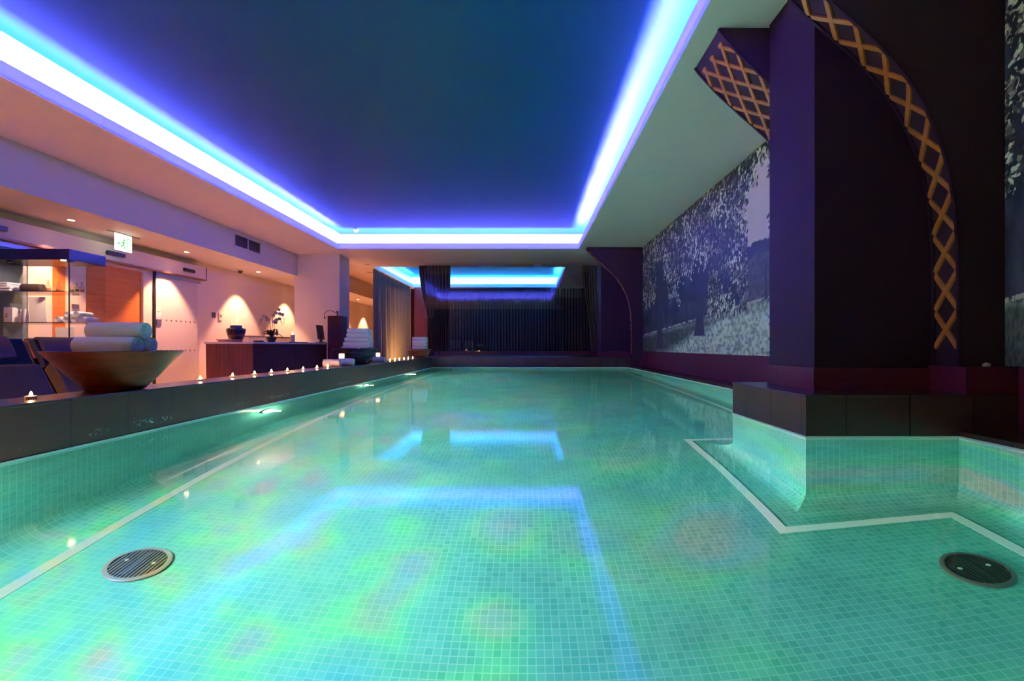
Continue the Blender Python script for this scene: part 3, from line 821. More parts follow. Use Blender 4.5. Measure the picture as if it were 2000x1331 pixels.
# downlights in the soffit
def downlight_proto(loc, label):
    r = thing('downlight', label, 'downlight', loc, 0, 'recessed downlights in the lobby soffit')
    MB().lathe([(0.036, -0.001), (0.05, -0.001), (0.052, -0.006), (0.036, -0.009), (0.036, -0.001)], 24).build('ring', 'steel', r, smooth=40)
    MB().lathe([(0, -0.002), (0.036, -0.002), (0.036, -0.0045), (0, -0.0045)], 24).build('lens', 'lamp_lens', r)
    return r
DY = [-2.0, 0.0, 2.0, 3.95, 6.05, 8.10, 10.27, 12.3, 14.3, 16.3, 18.2]
DL = ['last added soffit downlight, unseen behind the viewer', 'second added soffit downlight, unseen behind the viewer', 'added soffit downlight, unseen, level with the viewer', 'downlight at the left edge above the loungers', 'downlight in the soffit left of the exit sign', 'downlight in the soffit above the frosted door', 'downlight in the soffit above the reception alcove',
      'downlight hidden beyond the reception column', 'first downlight past the column in the far lobby', 'second downlight past the column in the far lobby', 'last downlight at the end of the far lobby']
p0 = None
DY = DY[3:]+DY[:3]; DL = DL[3:]+DL[:3]  # the unseen downlights now at the end are added for warm fill
for y, lb in zip(DY, DL):
    if p0 is None: p0 = downlight_proto((-5.5, y, SOF), lb)
    else: dup(p0, (-5.5, y, SOF), None, lb)
    spot('downlight_beam', (-5.5, y, SOF-0.02), (-5.62, y, 0), DOWNLIGHT_W, (1.0, 0.46, 0.24), 84, 0.35, 0.03)
for (x, y, lb) in ((-3.9, 12.25, 'unlit round ceiling spot nearer to the pool recess'), (-4.25, 13.55, 'unlit round ceiling spot further back in the far lobby')):
    r = thing('ceiling_spot', lb, 'ceiling spot', (x, y, CEIL), 0, 'unlit ceiling spots')
    MB().lathe([(0, -0.001), (0.05, -0.001), (0.075, -0.004), (0.078, -0.010), (0.05, -0.012), (0.045, -0.006), (0, -0.006)], 24).build('ring', 'steel', r, smooth=40)
r = thing('smoke_detector', 'small round smoke detector on the blue ceiling near the far left corner', 'detector', (-3.50, 10.25, UP))
MB().lathe([(0, 0), (0.055, 0), (0.055, -0.02), (0.04, -0.035), (0, -0.035)], 24).build('base', 'white_plastic', r, smooth=40)
MB().lathe([(0, -0.035), (0.03, -0.035), (0.026, -0.06), (0, -0.064)], 20).build('sensor_cap', 'white_plastic', r, smooth=40)
r = thing('security_camera', 'small dark dome camera under the soffit of the reception alcove', 'camera', (-5.72, 10.0, SOF))
MB().lathe([(0, 0), (0.06, 0), (0.06, -0.025), (0.045, -0.03), (0, -0.03)], 24).build('base', 'white_plastic', r, smooth=40)
MB().lathe([(0.042, -0.03), (0.038, -0.055), (0.022, -0.072), (0, -0.076)], 24).build('dome', 'black_gloss', r, smooth=180)
# vent
r = thing('air_vent', 'grey twin louvred air vent on the bulkhead face', 'vent', (BX, 8.55, 2.14))
W_, H_ = 0.84, 0.23
MB().box(0, 0, 0, 0.012, W_, 0.02).box(0, 0, H_-0.02, 0.012, W_, H_).box(0, 0, 0.02, 0.012, 0.02, H_-0.02).box(0, W_-0.02, 0.02, 0.012, W_, H_-0.02).box(0, W_/2-0.01, 0.02, 0.012, W_/2+0.01, H_-0.02).build('frame', 'bulkhead_paint', r)
MB().box(-0.001, 0.02, 0.02, 0.001, W_-0.02, H_-0.02).build('backing', 'black', r)
mb = MB()
for k in range(9):
    z = 0.03+k*0.0205
    for a, b in ((0.02, W_/2-0.01), (W_/2+0.01, W_-0.02)):
        mb.obox((0.006, (a+b)/2, z), (0.8, 0, -0.6), (0, 1, 0), (0.6, 0, 0.8), 0.006, (b-a)/2, 0.001)
mb.build('louvres', 'grille', r)
# switches, notice on alcove wall
tag(MB().box(WX, 9.46, 0.975, WX+0.015, 9.56, 1.075).build('wall_switch', 'grille', bevel=0.003), 'grey wall switch nearest the door in the reception alcove', 'switch', 'wall switches')
r = tag(MB().box(WX, 9.66, 0.93, WX+0.02, 9.76, 1.08).build('wall_switch', 'white_plastic', bevel=0.004), 'white wall controller to the right of the grey switch', 'switch', 'wall switches')
MB().box(WX+0.019, 9.69, 0.99, WX+0.022, 9.73, 1.045).build('display', 'grille', r)
r = tag(MB().box(WX, 10.05, 0.86, WX+0.004, 10.33, 1.22).build('wall_notice', 'paper'), 'pale paper notice on the alcove wall above the vase', 'notice')
mb = MB()
for k in range(7): mb.box(WX+0.004, 10.08, 1.17-k*0.042, WX+0.0046, 10.08+0.1+0.1*((k*37) % 5)/5, 1.176-k*0.042)
mb.build('print', 'ink', r)
r = MB().box(WX+0.004, 10.0, FL, -5.55, 12.6, 0.62).build('back_counter', 'white_plastic', bevel=0.004); tag(r, 'low white counter against the wall behind the reception desk', 'counter')
MB().box(WX+0.004, 9.98, 0.62, -5.53, 12.6, 0.645).build('counter_top', 'grille', r)

# ------------------------------------------------------------------ display cabinet
cab = thing('display_cabinet', 'tall glass display cabinet with dark blue top behind the loungers', 'cabinet', (-5.85, 5.40, FL))
cw, cd, chh = 0.92, 0.47, 1.48-FL
MB().box(0, 0, chh-0.115, cw, cd, chh).build('top', 'navy', cab, bevel=0.003)
MB().box(0, 0, 0, cw, cd, 0.10).build('base', 'navy', cab, bevel=0.003)
MB().box(0.004, 0.0, 0.10, cw-0.004, 0.006, chh-0.115).build('front_glass', 'glass', cab)
MB().box(cw-0.008, 0.006, 0.10, cw-0.002, cd-0.006, chh-0.115).build('side_glass', 'glass', cab)
MB().box(0.0, 0.006, 0.10, 0.006, cd-0.006, chh-0.115).build('side_glass', 'glass', cab)
MB().box(0.004, cd-0.006, 0.10, cw-0.004, cd, chh-0.115).build('back_glass', 'glass', cab)
for x in (0.0, cw-0.008):
    MB().box(x, -0.002, 0.10, x+0.009, 0.007, chh-0.115).build('corner_strip', 'black', cab)
SH = [0.355, 0.69, 1.03]
for z in SH:
    s_ = MB().box(0.01, 0.012, z-FL-0.008, cw-0.06, cd-0.012, z-FL).build('shelf', 'glass', cab)
    MB().box(0.01, 0.0105, z-FL-0.009, cw-0.06, 0.0125, z-FL+0.001).build('shelf_edge', 'grille', s_)
for x in (0.22, cw-0.05):
    MB().box(x, 0.02, chh-0.14, x+0.05, 0.06, chh-0.115).build('hinge', 'black', cab)
MB().lathe([(0, 0), (0.02, 0), (0.024, 0.006), (0, 0.006)], 16, (cw-0.09, 0.03, chh-0.122)).build('spotlight', 'lamp_lens', cab)
spot('cabinet_beam', (-5.85+cw-0.09, 5.425, 1.335), (-5.5, 5.5, 0.5), 14.0, (1.0, 0.66, 0.5), 130, 0.5, 0.01)
def on_shelf(px, k, dy=0.12):
    """a point on shelf k seen at column px"""
    y = 5.40+dy; return (-(1030-px)*y/F_PX, y, SH[k])
def folded(name, w_, d_, h_, m, loc, rz=0.0, label=None, group=None, layers=1, cat='towel'):
    """folded towel: soft rounded slab with a visible fold"""
    mb = MB()
    def ringpts(z, inset):
        return [(sx*(w_/2-inset), sy*(d_/2-inset), z) for sx, sy in ((-1, -1), (1, -1), (1, 1), (-1, 1))]
    for q in range(layers):
        z0 = h_*q/layers; z1 = h_*(q+1)/layers
        o_ = len(mb.v)
        lv = [(z0+0.0005, 0.010), (z0+0.18*(z1-z0), 0.002), (z0+0.5*(z1-z0), 0.0), (z0+0.82*(z1-z0), 0.002), (z1-0.0005, 0.010)]
        for z, i in lv: mb.v += ringpts(z, i)
        for j in range(4):
            for k in range(4): mb.f.append((o_+j*4+k, o_+j*4+(k+1) % 4, o_+j*4+4+(k+1) % 4, o_+j*4+4+k))
        mb.f.append((o_+3, o_+2, o_+1, o_)); e = o_+16; mb.f.append((e, e+1, e+2, e+3))
    o = mb.build(name, m, None, loc, (0, 0, rz), bevel=0.004, seg=2, smooth=50)
    return tag(o, label, cat, group)
_roll = {}
def roll_mesh(r, ln, m):
    key = (round(r, 4), round(ln, 4), m)
    if key in _roll: return _roll[key]
    mb = MB(); nt_, nr = 40, 14; turns = 4.0
    def spiral(rad, th):
        ph = (rad/r*turns - th/(2*PI)) % 1.0
        return -0.006*math.exp(-((ph-0.5)/0.16)**2)-0.004*(1-rad/r)
    prof = []
    rings = []
    for sgn_ in (-1, 1):
        rr = [r*(i/nr) for i in range(1, nr)] + [r*0.985]
        side = []
        for rad in rr:
            ids = []
            for k in range(nt_):
                th = 2*PI*k/nt_; ids.append(len(mb.v)); mb.v.append((sgn_*(ln/2+spiral(rad, th)), rad*math.cos(th), rad*math.sin(th)))
            side.append(ids)
        cidx = len(mb.v); mb.v.append((sgn_*(ln/2-0.006), 0, 0))
        for k in range(nt_): mb.f.append((cidx, side[0][k], side[0][(k+1) % nt_]))
        for A, B in zip(side, side[1:]):
            for k in range(nt_): mb.f.append((A[k], A[(k+1) % nt_], B[(k+1) % nt_], B[k]))
        rings.append(side[-1])
    # barrel
    mid = [rings[0]]
    for f_ in [i/8 for i in range(1, 8)]:
        ids = []
        for k in range(nt_):
            th = 2*PI*k/nt_; bul = r*(1.0+0.012*math.sin(f_*9+th*2)+0.02*math.sin(PI*f_))
            if 1.2 < th < 1.4: bul *= 0.97
            ids.append(len(mb.v)); mb.v.append((-ln/2+ln*f_, bul*math.cos(th), bul*math.sin(th)))
        mid.append(ids)
    mid.append(rings[1])
    for A, B in zip(mid, mid[1:]):
        for k in range(nt_): mb.f.append((A[k], A[(k+1) % nt_], B[(k+1) % nt_], B[k]))
    o = mb.build('rolled_towel', m, smooth=50)
    _roll[key] = o.data; bpy.data.objects.remove(o)
    return _roll[key]
def roll(r, ln, loc, rz, label, group=None, m='towel', tilt=0.0):
    o = bpy.data.objects.new('rolled_towel', roll_mesh(r, ln, m)); COL.objects.link(o)
    o.location = loc; o.rotation_euler = (0, tilt, rz); return tag(o, label, 'towel', group)

# cabinet contents: top shelf
a = on_shelf(12, 2, 0.2)
folded('folded_towel', 0.42, 0.26, 0.055, 'towel', (a[0]-0.04, a[1], SH[2]), 0, 'lower folded white towel on the top cabinet shelf', 'towels on the cabinet shelves', 2)
folded('folded_towel', 0.38, 0.25, 0.05, 'towel', (a[0]-0.05, a[1], SH[2]+0.0555), 0, 'upper folded white towel on the top cabinet shelf', 'towels on the cabinet shelves', 2)
a = on_shelf(64, 2, 0.14)
roll(0.045, 0.20, (a[0], a[1], SH[2]+0.045), 0.15, 'dark brown rolled towel on the top cabinet shelf', None, 'brown_towel')
def bottle(px, k, dy, h_, r, m, label):
    x, y, z = on_shelf(px, k, dy)
    b = thing('bottle', label, 'bottle', (x, y, z), 0, 'small bottles on the top cabinet shelf')
    MB().lathe([(0, 0), (r, 0.001), (r, h_*0.5), (r*0.8, h_*0.62), (r*0.35, h_*0.7), (r*0.35, h_*0.8), (0, h_*0.8)], 18).build('body', 'bottle_glass', b, smooth=40)
    MB().lathe([(0, 0.003), (r*0.85, 0.003), (r*0.85, h_*0.3), (0, h_*0.3)], 16).build('liquid', m, b, smooth=40)
    MB().lathe([(0, h_*0.8), (r*0.42, h_*0.8), (r*0.55, h_*0.9), (r*0.3, h_), (0, h_)], 14).build('stopper', 'bottle_glass', b, smooth=40)
bottle(94, 2, 0.10, 0.13, 0.026, 'bottle_amber', 'stoppered glass bottle beside the dark brown towel')
bottle(115, 2, 0.10, 0.11, 0.022, 'bottle_amber', 'stoppered glass bottle standing alone left of the cabinet corner')
bottle(140, 2, 0.16, 0.10, 0.022, 'bottle_green', 'green bottle just right of the cabinet corner strip')
bottle(150, 2, 0.12, 0.10, 0.02, 'bottle_green', 'middle of the three bottles right of the cabinet corner')
bottle(160, 2, 0.17, 0.12, 0.024, 'bottle_amber', 'rightmost bottle on the top cabinet shelf')
# middle shelf
def carton(px0, px1, k, dy, h_, m, label, text=False):
    y = 5.40+dy; x0, x1 = -(1030-px0)*y/F_PX, -(1030-px1)*y/F_PX
    o = MB().box(-(x1-x0)/2, 0, 0, (x1-x0)/2, 0.05, h_).build('carton', m, None, ((x0+x1)/2, y, SH[k]), bevel=0.002)
    tag(o, label, 'box', 'cartons on the middle cabinet shelf')
    if text: MB().box(-0.03, -0.0008, h_*0.35, -0.005, 0.0002, h_*0.45).box(-0.03, -0.0008, h_*0.5, -0.005, 0.0002, h_*0.6).build('print', 'ink', o)
    return o
carton(7, 24, 1, 0.06, 0.165, 'paper', 'tall white carton with dark print on the middle shelf', True)
carton(25, 33, 1, 0.12, 0.155, 'white_plastic', 'plain white carton behind the printed one')
carton(35, 42, 1, 0.08, 0.10, 'white_plastic', 'short carton right of the tall white cartons')
tag(MB().lathe([(0, 0), (0.024, 0.001), (0.026, 0.08), (0.018, 0.14), (0, 0.152)], 20).build('lotion_bottle', 'white_plastic', None, (on_shelf(50, 1, .1)[0], 5.50, SH[1]), smooth=40), 'white rounded lotion bottle left of the leaning card', 'bottle')
def leaning(name, x0, x1, y, z, h_, lean, m, label, cat, group=None):
    w_ = (x1-x0); mb = MB(); t = 0.004
    for yy in (0, t): mb.v += [(lean, yy+0.10, 0), (lean+w_, yy+0.10, 0), (w_, yy, 0), (0, yy, 0)]
    mb.v = []
    for yy in (0, t):
        mb.v += [(lean, yy, 0.0), (lean+w_, yy, 0.0), (w_, yy+0.06, h_), (0, yy+0.06, h_)]
    mb.f = [(0, 1, 2, 3), (7, 6, 5, 4), (0, 4, 5, 1), (1, 5, 6, 2), (2, 6, 7, 3), (3, 7, 4, 0)]
    return tag(mb.build(name, m, None, (x0, y, z)), label, cat, group)
xa = on_shelf(45, 1, .06)[0]; xb = on_shelf(79, 1, .06)[0]
leaning('display_card', xa, xb, 5.455, SH[1], 0.285, 0.075, 'paper', 'blank pinkish card leaning on the middle cabinet shelf', 'card', 'cards in the cabinet')
xa = on_shelf(97, 0, .05)[0]; xb = on_shelf(134, 0, .05)[0]
leaning('display_card', xa, xb, 5.45, SH[0], 0.285, 0.075, 'paper', 'blank pinkish card leaning on the bottom cabinet shelf', 'card', 'cards in the cabinet')
tr = [(115, 0.036, 0, 'leftmost rolled towel on the middle cabinet shelf'), (131, 0.036, 0, 'second rolled towel from the left on the middle cabinet shelf'), (147, 0.036, 0, 'third rolled towel from the left on the middle cabinet shelf'), (162, 0.034, 0, 'rightmost rolled towel on the middle cabinet shelf'),
      (134, 0.036, 1, 'upper rolled towel at the left of the cabinet towel pile'), (151, 0.036, 1, 'upper rolled towel at the right of the cabinet towel pile')]
for px, r_, lv, lb in tr:
    y = 5.62 if lv == 0 else 5.60
    x = -(1030-px)*5.55/F_PX
    roll(0.034, 0.22, (x, 5.63, SH[1]+0.035+lv*0.058), PI/2+0.12, lb, 'rolled towels on the middle cabinet shelf')
roll(0.032, 0.16, (on_shelf(22, 0, .1)[0], 5.52, SH[0]+0.032), 0.1, 'lower white roll on the bottom cabinet shelf', 'white rolls on the bottom cabinet shelf')
roll(0.032, 0.16, (on_shelf(28, 0, .1)[0], 5.52, SH[0]+0.096), 0.1, 'upper white roll on the bottom cabinet shelf', 'white rolls on the bottom cabinet shelf')

# ------------------------------------------------------------------ loungers
def lounger(loc, rz, label):
    """head at the origin, feet along +x of its own frame"""
    r = thing('sun_lounger', label, 'lounger', loc, rz, 'dark loungers beside the pool edge')
    W_ = 0.62; D_ = Vector((1, 0, 0)); P_ = Vector((0, 1, 0)); O_ = Vector((0, 0, 0))
    # side profile: reclined back and flat seat, height above floor
    back = [(0.0, 0.90), (0.03, 0.93), (0.07, 0.92), (0.22, 0.66), (0.40, 0.40), (0.55, 0.30), (1.55, 0.30), (1.58, 0.27), (1.55, 0.24), (0.50, 0.24), (0.34, 0.34), (0.15, 0.62)]
    MB().prism_dir(back, O_, D_, P_, W_).build('frame', 'lounge_frame', r, bevel=0.006)
    for u in (0.52, 1.44):
        for v in (0.04, W_-0.09):
            MB().box(u, v, 0, u+0.05, v+0.05, 0.25).build('leg', 'lounge_frame', r, bevel=0.004)
    cu = [(0.24, 0.66), (0.42, 0.41), (0.56, 0.315), (1.50, 0.315), (1.52, 0.37), (0.62, 0.40), (0.53, 0.48), (0.37, 0.72), (0.31, 0.73)]
    MB().prism_dir(cu, O_+P_*0.03, D_, P_, W_-0.06).build('cushion', 'lounge_olive', r, bevel=0.02, seg=3, smooth=40)
    up = [(0.075, 0.93), (0.235, 0.665), (0.29, 0.69), (0.14, 0.95)]
    MB().prism_dir(up, O_+P_*0.02, D_, P_, W_-0.04).build('back_pad', 'navy', r, bevel=0.012, seg=3)
    pil = MB().prism_dir([(0.02, 0.955), (0.06, 0.975), (0.10, 0.965), (0.17, 0.87), (0.21, 0.795), (0.19, 0.77), (0.13, 0.79), (0.05, 0.90)], O_+P_*0.05+Vector((0.05, 0, 0.0)), D_, P_, W_-0.18).build('headrest', 'lounge_leather', r, bevel=0.02, seg=3, smooth=40)
    MB().prism_dir([(-0.045, 0.89), (-0.03, 0.955), (0.02, 0.965), (0.05, 0.94), (0.0, 0.88)], O_+P_*0.05, D_, P_, W_-0.18).build('bolster', 'lounge_leather', r, bevel=0.015, seg=3, smooth=40)
    MB().prism_dir([(0.045, 0.93), (0.06, 0.945), (0.175, 0.775), (0.16, 0.765)], O_+P_*0.012, D_, P_, 0.02).build('edge_strip', 'bronze', r)
    return r
ang = math.atan2(-0.2, 0.98)
l0 = lounger((-4.86, 4.80, FL), ang, 'dark lounger with olive cushion behind the big wooden bowl')
dup(l0, (-4.745, 3.90, FL), ang, 'dark lounger at the left edge, cut by the frame')

# ------------------------------------------------------------------ reception desk and things on it
desk = thing('reception_desk', 'long reddish wooden reception desk with a white top', 'desk', (-4.9, 7.6, FL))
dh = 0.50-FL
MB().box(0.0, 0.0, dh-0.03, 0.75, 2.85, dh).build('top', 'white_plastic', desk, bevel=0.003)
MB().prism_y([(0.035, 0.0), (0.02, dh-0.03), (0.73, dh-0.03), (0.73, 0.0)], 0.015, 0.045).build('end_panel', 'desk_wood', desk)
MB().box(0.69, 0.045, 0.0, 0.725, 1.42, dh-0.03).build('front_panel', 'dark_shaded_wood', desk, bevel=0.002)  # pool side darker: its shade is put into the wood colour
MB().box(0.69, 1.43, 0.0, 0.725, 2.84, dh-0.03).build('front_panel', 'dark_shaded_wood', desk, bevel=0.002)
MB().box(0.03, 2.80, 0.0, 0.69, 2.84, dh-0.03).build('end_panel', 'dark_shaded_wood', desk)
pil = MB().box(-4.17, 10.47, FL, -3.90, 10.86, 1.07).build('tall_counter', 'dark_shaded_wood', bevel=0.003); tag(pil, 'tall dark wooden counter end at the right of the reception desk', 'counter')
DT = 0.50
def on_desk(px, y): return (-(1030-px)*y/F_PX, y, DT)
# vase and tray
r = thing('vase', 'dark glossy wide shouldered vase on the near end of the desk', 'vase', on_desk(461, 7.95))
MB().lathe([(0, 0), (0.085, 0), (0.10, 0.04), (0.118, 0.10), (0.138, 0.17), (0.14, 0.20), (0.125, 0.215), (0.09, 0.22), (0.085, 0.235), (0.085, 0.258), (0.07, 0.262), (0.066, 0.2), (0, 0.12)], 32).build('body', 'black_gloss', r, smooth=50)
MB().lathe([(0.0835, 0.01), (0.1205, 0.105), (0.1195, 0.105), (0.083, 0.01)], 32).build('band', 'red_wood', r, smooth=60)
r = thing('tray', 'shallow tan tray in front of the dark vase', 'tray', on_desk(448, 7.72))
MB().lathe([(0, 0), (0.16, 0), (0.20, 0.035), (0.195, 0.038), (0.155, 0.008), (0, 0.008)], 32, (0, 0, 0), 0.5).build('dish', 'tan', r, smooth=40)
r = MB().box(-0.14, -0.1, 0, 0.14, 0.1, 0.012).build('leaflets', 'paper', None, on_desk(516, 9.1), (0, 0, 0.3)); tag(r, 'open white leaflet left of the orchid', 'leaflet')
r = MB().box(-0.07, -0.05, 0, 0.07, 0.05, 0.03).build('phone', 'black', None, on_desk(505, 8.5), (0, 0, 0.2), bevel=0.006); tag(r, 'small dark handset lying left of the orchid', 'phone')
# orchid
orc = thing('orchid', 'white orchid with arching stems in a dark pot on the desk', 'plant', on_desk(530, 8.8))
MB().lathe([(0, 0), (0.05, 0), (0.085, 0.06), (0.09, 0.10), (0.075, 0.105), (0, 0.095)], 24).build('pot', 'pot', orc, smooth=40)
def blade(ang_, ln, wd, rise, droop):
    mb = MB(); n = 10
    ca, sa = math.cos(ang_), math.sin(ang_)
    for i in range(n+1):
        t = i/n; rr = ln*t; z = 0.095+rise*math.sin(PI*min(1, t*0.8))-droop*t*t
        hw = wd*math.sin(PI*min(0.98, 0.08+t*0.92))**0.7
        for q in (-1, 0, 1):
            mb.v.append((rr*ca-q*hw*sa, rr*sa+q*hw*ca, z-(0.010 if q == 0 else 0)))
    for i in range(n):
        for q in range(2):
            a_ = i*3+q; mb.f.append((a_, a_+1, a_+4, a_+3))
    return mb
for k in range(9):
    blade(k*2.4, 0.12+0.03*((k*7) % 3), 0.036, 0.15-0.010*k, 0.02+0.01*(k % 3)).build('leaf', 'leaf', orc, smooth=180, solid=0.003)
ST = [[(0, 0, 0.1), (-0.02, 0.01, 0.25), (-0.05, 0.01, 0.40), (-0.11, 0.0, 0.455), (-0.17, -0.01, 0.40), (-0.19, -0.02, 0.30)],
      [(0.01, 0, 0.1), (0.02, 0.0, 0.30), (0.03, 0.0, 0.47), (0.08, 0.0, 0.555), (0.15, -0.01, 0.54), (0.22, -0.02, 0.44), (0.24, -0.03, 0.34)],
      [(0.03, 0, 0.1), (0.05, -0.01, 0.25), (0.07, -0.02, 0.35), (0.12, -0.03, 0.41), (0.18, -0.04, 0.39), (0.22, -0.05, 0.31)]]
fl_mesh = None
def flower_mesh():
    mb = MB()
    for k in range(5):
        a_ = 2*PI*k/5+PI/2; ln = 0.034; wd = 0.019
        for i in range(5):
            t = i/4; rr = ln*t; hw = wd*math.sin(PI*min(0.97, 0.12+t*0.85))
            for q in (-1, 1):
                mb.v.append((rr*math.cos(a_)-q*hw*math.sin(a_), -0.008*t*t*3, rr*math.sin(a_)+q*hw*math.cos(a_)))
        b_ = len(mb.v)-10
        for i in range(4): mb.f.append((b_+i*2, b_+i*2+1, b_+i*2+3, b_+i*2+2))
    mb.lathe([(0, -0.004), (0.006, 0), (0, 0.006)], 8)
    return mb
first = None
for si, pts in enumerate(ST):
    cv, S_ = spline(pts, 30)
    MB().tube(cv, 0.0035, 6).build('stem', 'stem', orc, smooth=180)
    nfl = 7
    for k in range(nfl):
        t = 0.5+0.5*k/(nfl-1); p = cv[int(t*30)]
        p = p+Vector((random.uniform(-.018, .018), random.uniform(-.02, .02), random.uniform(-.025, .012)))
        if k >= nfl-2:
            MB().lathe([(0, -0.010), (0.009, 0), (0, 0.012)], 8).build('bud', 'bud', orc, p, smooth=180)
        else:
            if first is None:
                first = flower_mesh().build('flower', 'petal', orc, p, (0, 0, 0.6), smooth=180, solid=0.001); o_ = first
            else:
                o_ = first.copy(); COL.objects.link(o_); o_.parent = orc; o_.location = p
            o_.rotation_euler = (random.uniform(-.5, .5), random.uniform(-.6, .6), random.uniform(-0.2, 1.2))
# monitor, keyboard, lamp
mon = thing('monitor', 'black computer monitor at the far end of the reception desk', 'monitor', (-4.20, 10.2, DT), 1.2)
MB().lathe([(0, 0), (0.10, 0), (0.10, 0.012), (0.02, 0.02), (0, 0.02)], 24).build('base', 'black', mon, smooth=40)
MB().box(-0.02, -0.02, 0.015, 0.02, 0.02, 0.16).build('stand', 'black', mon)
mb = MB().box(-0.20, -0.035, 0.07, 0.20, 0.0, 0.36); mb.build('screen', 'black', mon, (0, 0, 0), (-0.12, 0, 0.5), bevel=0.006)
r = MB().box(-0.18, -0.06, 0, 0.18, 0.06, 0.018).build('keyboard', 'black', None, (-4.40, 9.65, DT), (0, 0, 1.3), bevel=0.004); tag(r, 'low black keyboard beside the monitor', 'keyboard')
lamp = thing('gooseneck_lamp', 'thin gooseneck reading lamp on the tall dark counter', 'lamp', (-4.02, 10.62, 1.07))
MB().lathe([(0, 0), (0.03, 0), (0.03, 0.015), (0.012, 0.02), (0.012, 0.075), (0, 0.075)], 16).build('base', 'black', lamp, smooth=40)
cv, _ = spline([(0, 0, 0.05), (-0.06, 0, 0.085), (-0.15, 0, 0.115), (-0.23, 0, 0.10), (-0.275, 0, 0.04), (-0.27, 0, -0.02)], 24)
MB().tube(cv, 0.006, 8).build('neck', 'black', lamp, smooth=180)
MB().tube([(-0.27, 0, -0.015), (-0.265, 0, -0.055)], [0.010, 0.016], 12).build('lamp_head', 'black', lamp, smooth=40)
MB().box(-0.012, -0.03, 0.06, 0.012, 0.03, 0.11).build('clamp', 'black', lamp, bevel=0.003)

# ------------------------------------------------------------------ candles
def flame_mb(h_, r):
    return MB().lathe([(0, 0), (r*0.7, h_*0.12), (r, h_*0.3), (r*0.75, h_*0.55), (r*0.35, h_*0.8), (0, h_)], 10)
CX = -2.03
def tealight(loc, label, group):
    r = thing('tea_light', label, 'candle', loc, 0, group)
    MB().lathe([(0, 0), (0.019, 0), (0.0195, 0.013), (0.0185, 0.013), (0.018, 0.002), (0, 0.002)], 24).build('cup', 'aluminium', r, smooth=40)
    MB().lathe([(0, 0.002), (0.0178, 0.002), (0.0178, 0.010), (0, 0.0095)], 24).build('wax', 'wax', r, smooth=40)
    MB().tube([(0, 0, 0.0095), (0.001, 0, 0.015)], 0.0008, 6).build('wick', 'black', r)
    flame_mb(0.021, 0.0058).build('flame', 'flame', r, (0.001, 0, 0.0125), smooth=180)
    return r
near = [60, 391, 454, 497, 530, 561, 592, 619, 640]
words_ = ['first', 'second', 'third', 'fourth', 'fifth', 'sixth', 'seventh', 'eighth']
t0 = None
for i, px in enumerate(near):
    y = F_PX*abs(CX)/(1030-px)
    lb = 'lit tea light nearest the viewer, on the pool edge left of the wooden bowl' if i == 0 else '%s lit tea light past the wooden bowl on the pool edge' % words_[i-1]
    if t0 is None: t0 = tealight((CX, y, TOP), lb, 'tea lights along the left pool edge')
    else: dup(t0, (CX, y, TOP), None, lb)
for i, px in enumerate([762, 771, 780, 789, 797, 806]):
    y = F_PX*2.05/(1030-px)
    dup(t0, (-2.05, y, TOP), None, '%s of six far tea lights, counted from the blue towel roll on' % words_[i], 'far tea lights before the wicker bowl')
def pillar(loc, r_, h_, label, m='wax', flame_h=0.035, group=None):
    r = thing('pillar_candle', label, 'candle', loc, 0, group)
    MB().lathe([(0, 0), (r_, 0), (r_, h_-0.004), (r_*0.9, h_), (r_*0.6, h_-0.006), (0, h_-0.008)], 24).build('wax', m, r, smooth=40)
    MB().tube([(0, 0, h_-0.008), (0.001, 0, h_+0.004)], 0.001, 6).build('wick', 'black', r)
    flame_mb(flame_h, flame_h*0.27).build('flame', 'flame', r, (0, 0, h_), smooth=180)
    return r
pillar(on_desk(571.5, 9.6), 0.04, 0.155, 'lilac pillar candle burning on the desk next to the column', 'petal', 0.05)

# votive cubes
def votive(loc, s_, h_, label):
    r = thing('votive', label, 'candle', loc, 0.2, 'square glowing candle holders')
    MB().box(-s_/2, -s_/2, 0, s_/2, s_/2, h_-0.05).build('holder', 'white_plastic', r, bevel=0.004)
    MB().box(-s_/2, -s_/2, h_-0.05, s_/2, s_/2, h_).build('lit_glass', 'candle_glow', r, bevel=0.004)
votive((-2.08, 5.62, TOP), 0.052, 0.135, 'square glowing candle holder behind the two white rolled towels')
votive((-2.09, 7.02, TOP), 0.05, 0.125, 'square glowing candle holder behind the blue lit towel roll')

# ------------------------------------------------------------------ bowls, baskets and towels on the pool edge
bowl = thing('wooden_bowl', 'large reddish wooden bowl full of rolled towels on the pool edge', 'bowl', (-2.05, 2.5, TOP))
BR, BH = 0.283, 0.192
outp = [(0, 0), (0.10, 0), (0.118, 0.004), (0.165, 0.055), (0.218, 0.118), (0.262, 0.168), (BR, BH), (BR-0.006, BH+0.002), (0.25, 0.166), (0.205, 0.118), (0.152, 0.06), (0.105, 0.02), (0, 0.015)]
MB().lathe(outp, 64).build('body', 'bowl_wood', bowl, smooth=50)
TR, TL = 0.041, 0.30
lay = [(-1, (-0.045, 0.045), 0.070, 0.17), (0, (-0.086, 0.0, 0.086), 0.150, 0.25), (1, (-0.044, 0.044), 0.222, 0.30), (2, (0.0,), 0.294, 0.28)]
nm = {-1: ['front rolled towel hidden at the bottom of the wooden bowl', 'rear rolled towel hidden at the bottom of the wooden bowl'],
      0: ['front rolled towel of the lowest row showing in the wooden bowl', 'middle rolled towel of the lowest row in the wooden bowl', 'rear rolled towel of the lowest row in the wooden bowl'],
      1: ['front rolled towel of the second row in the wooden bowl', 'rear rolled towel of the second row in the wooden bowl'], 2: ['topmost rolled towel in the wooden bowl']}
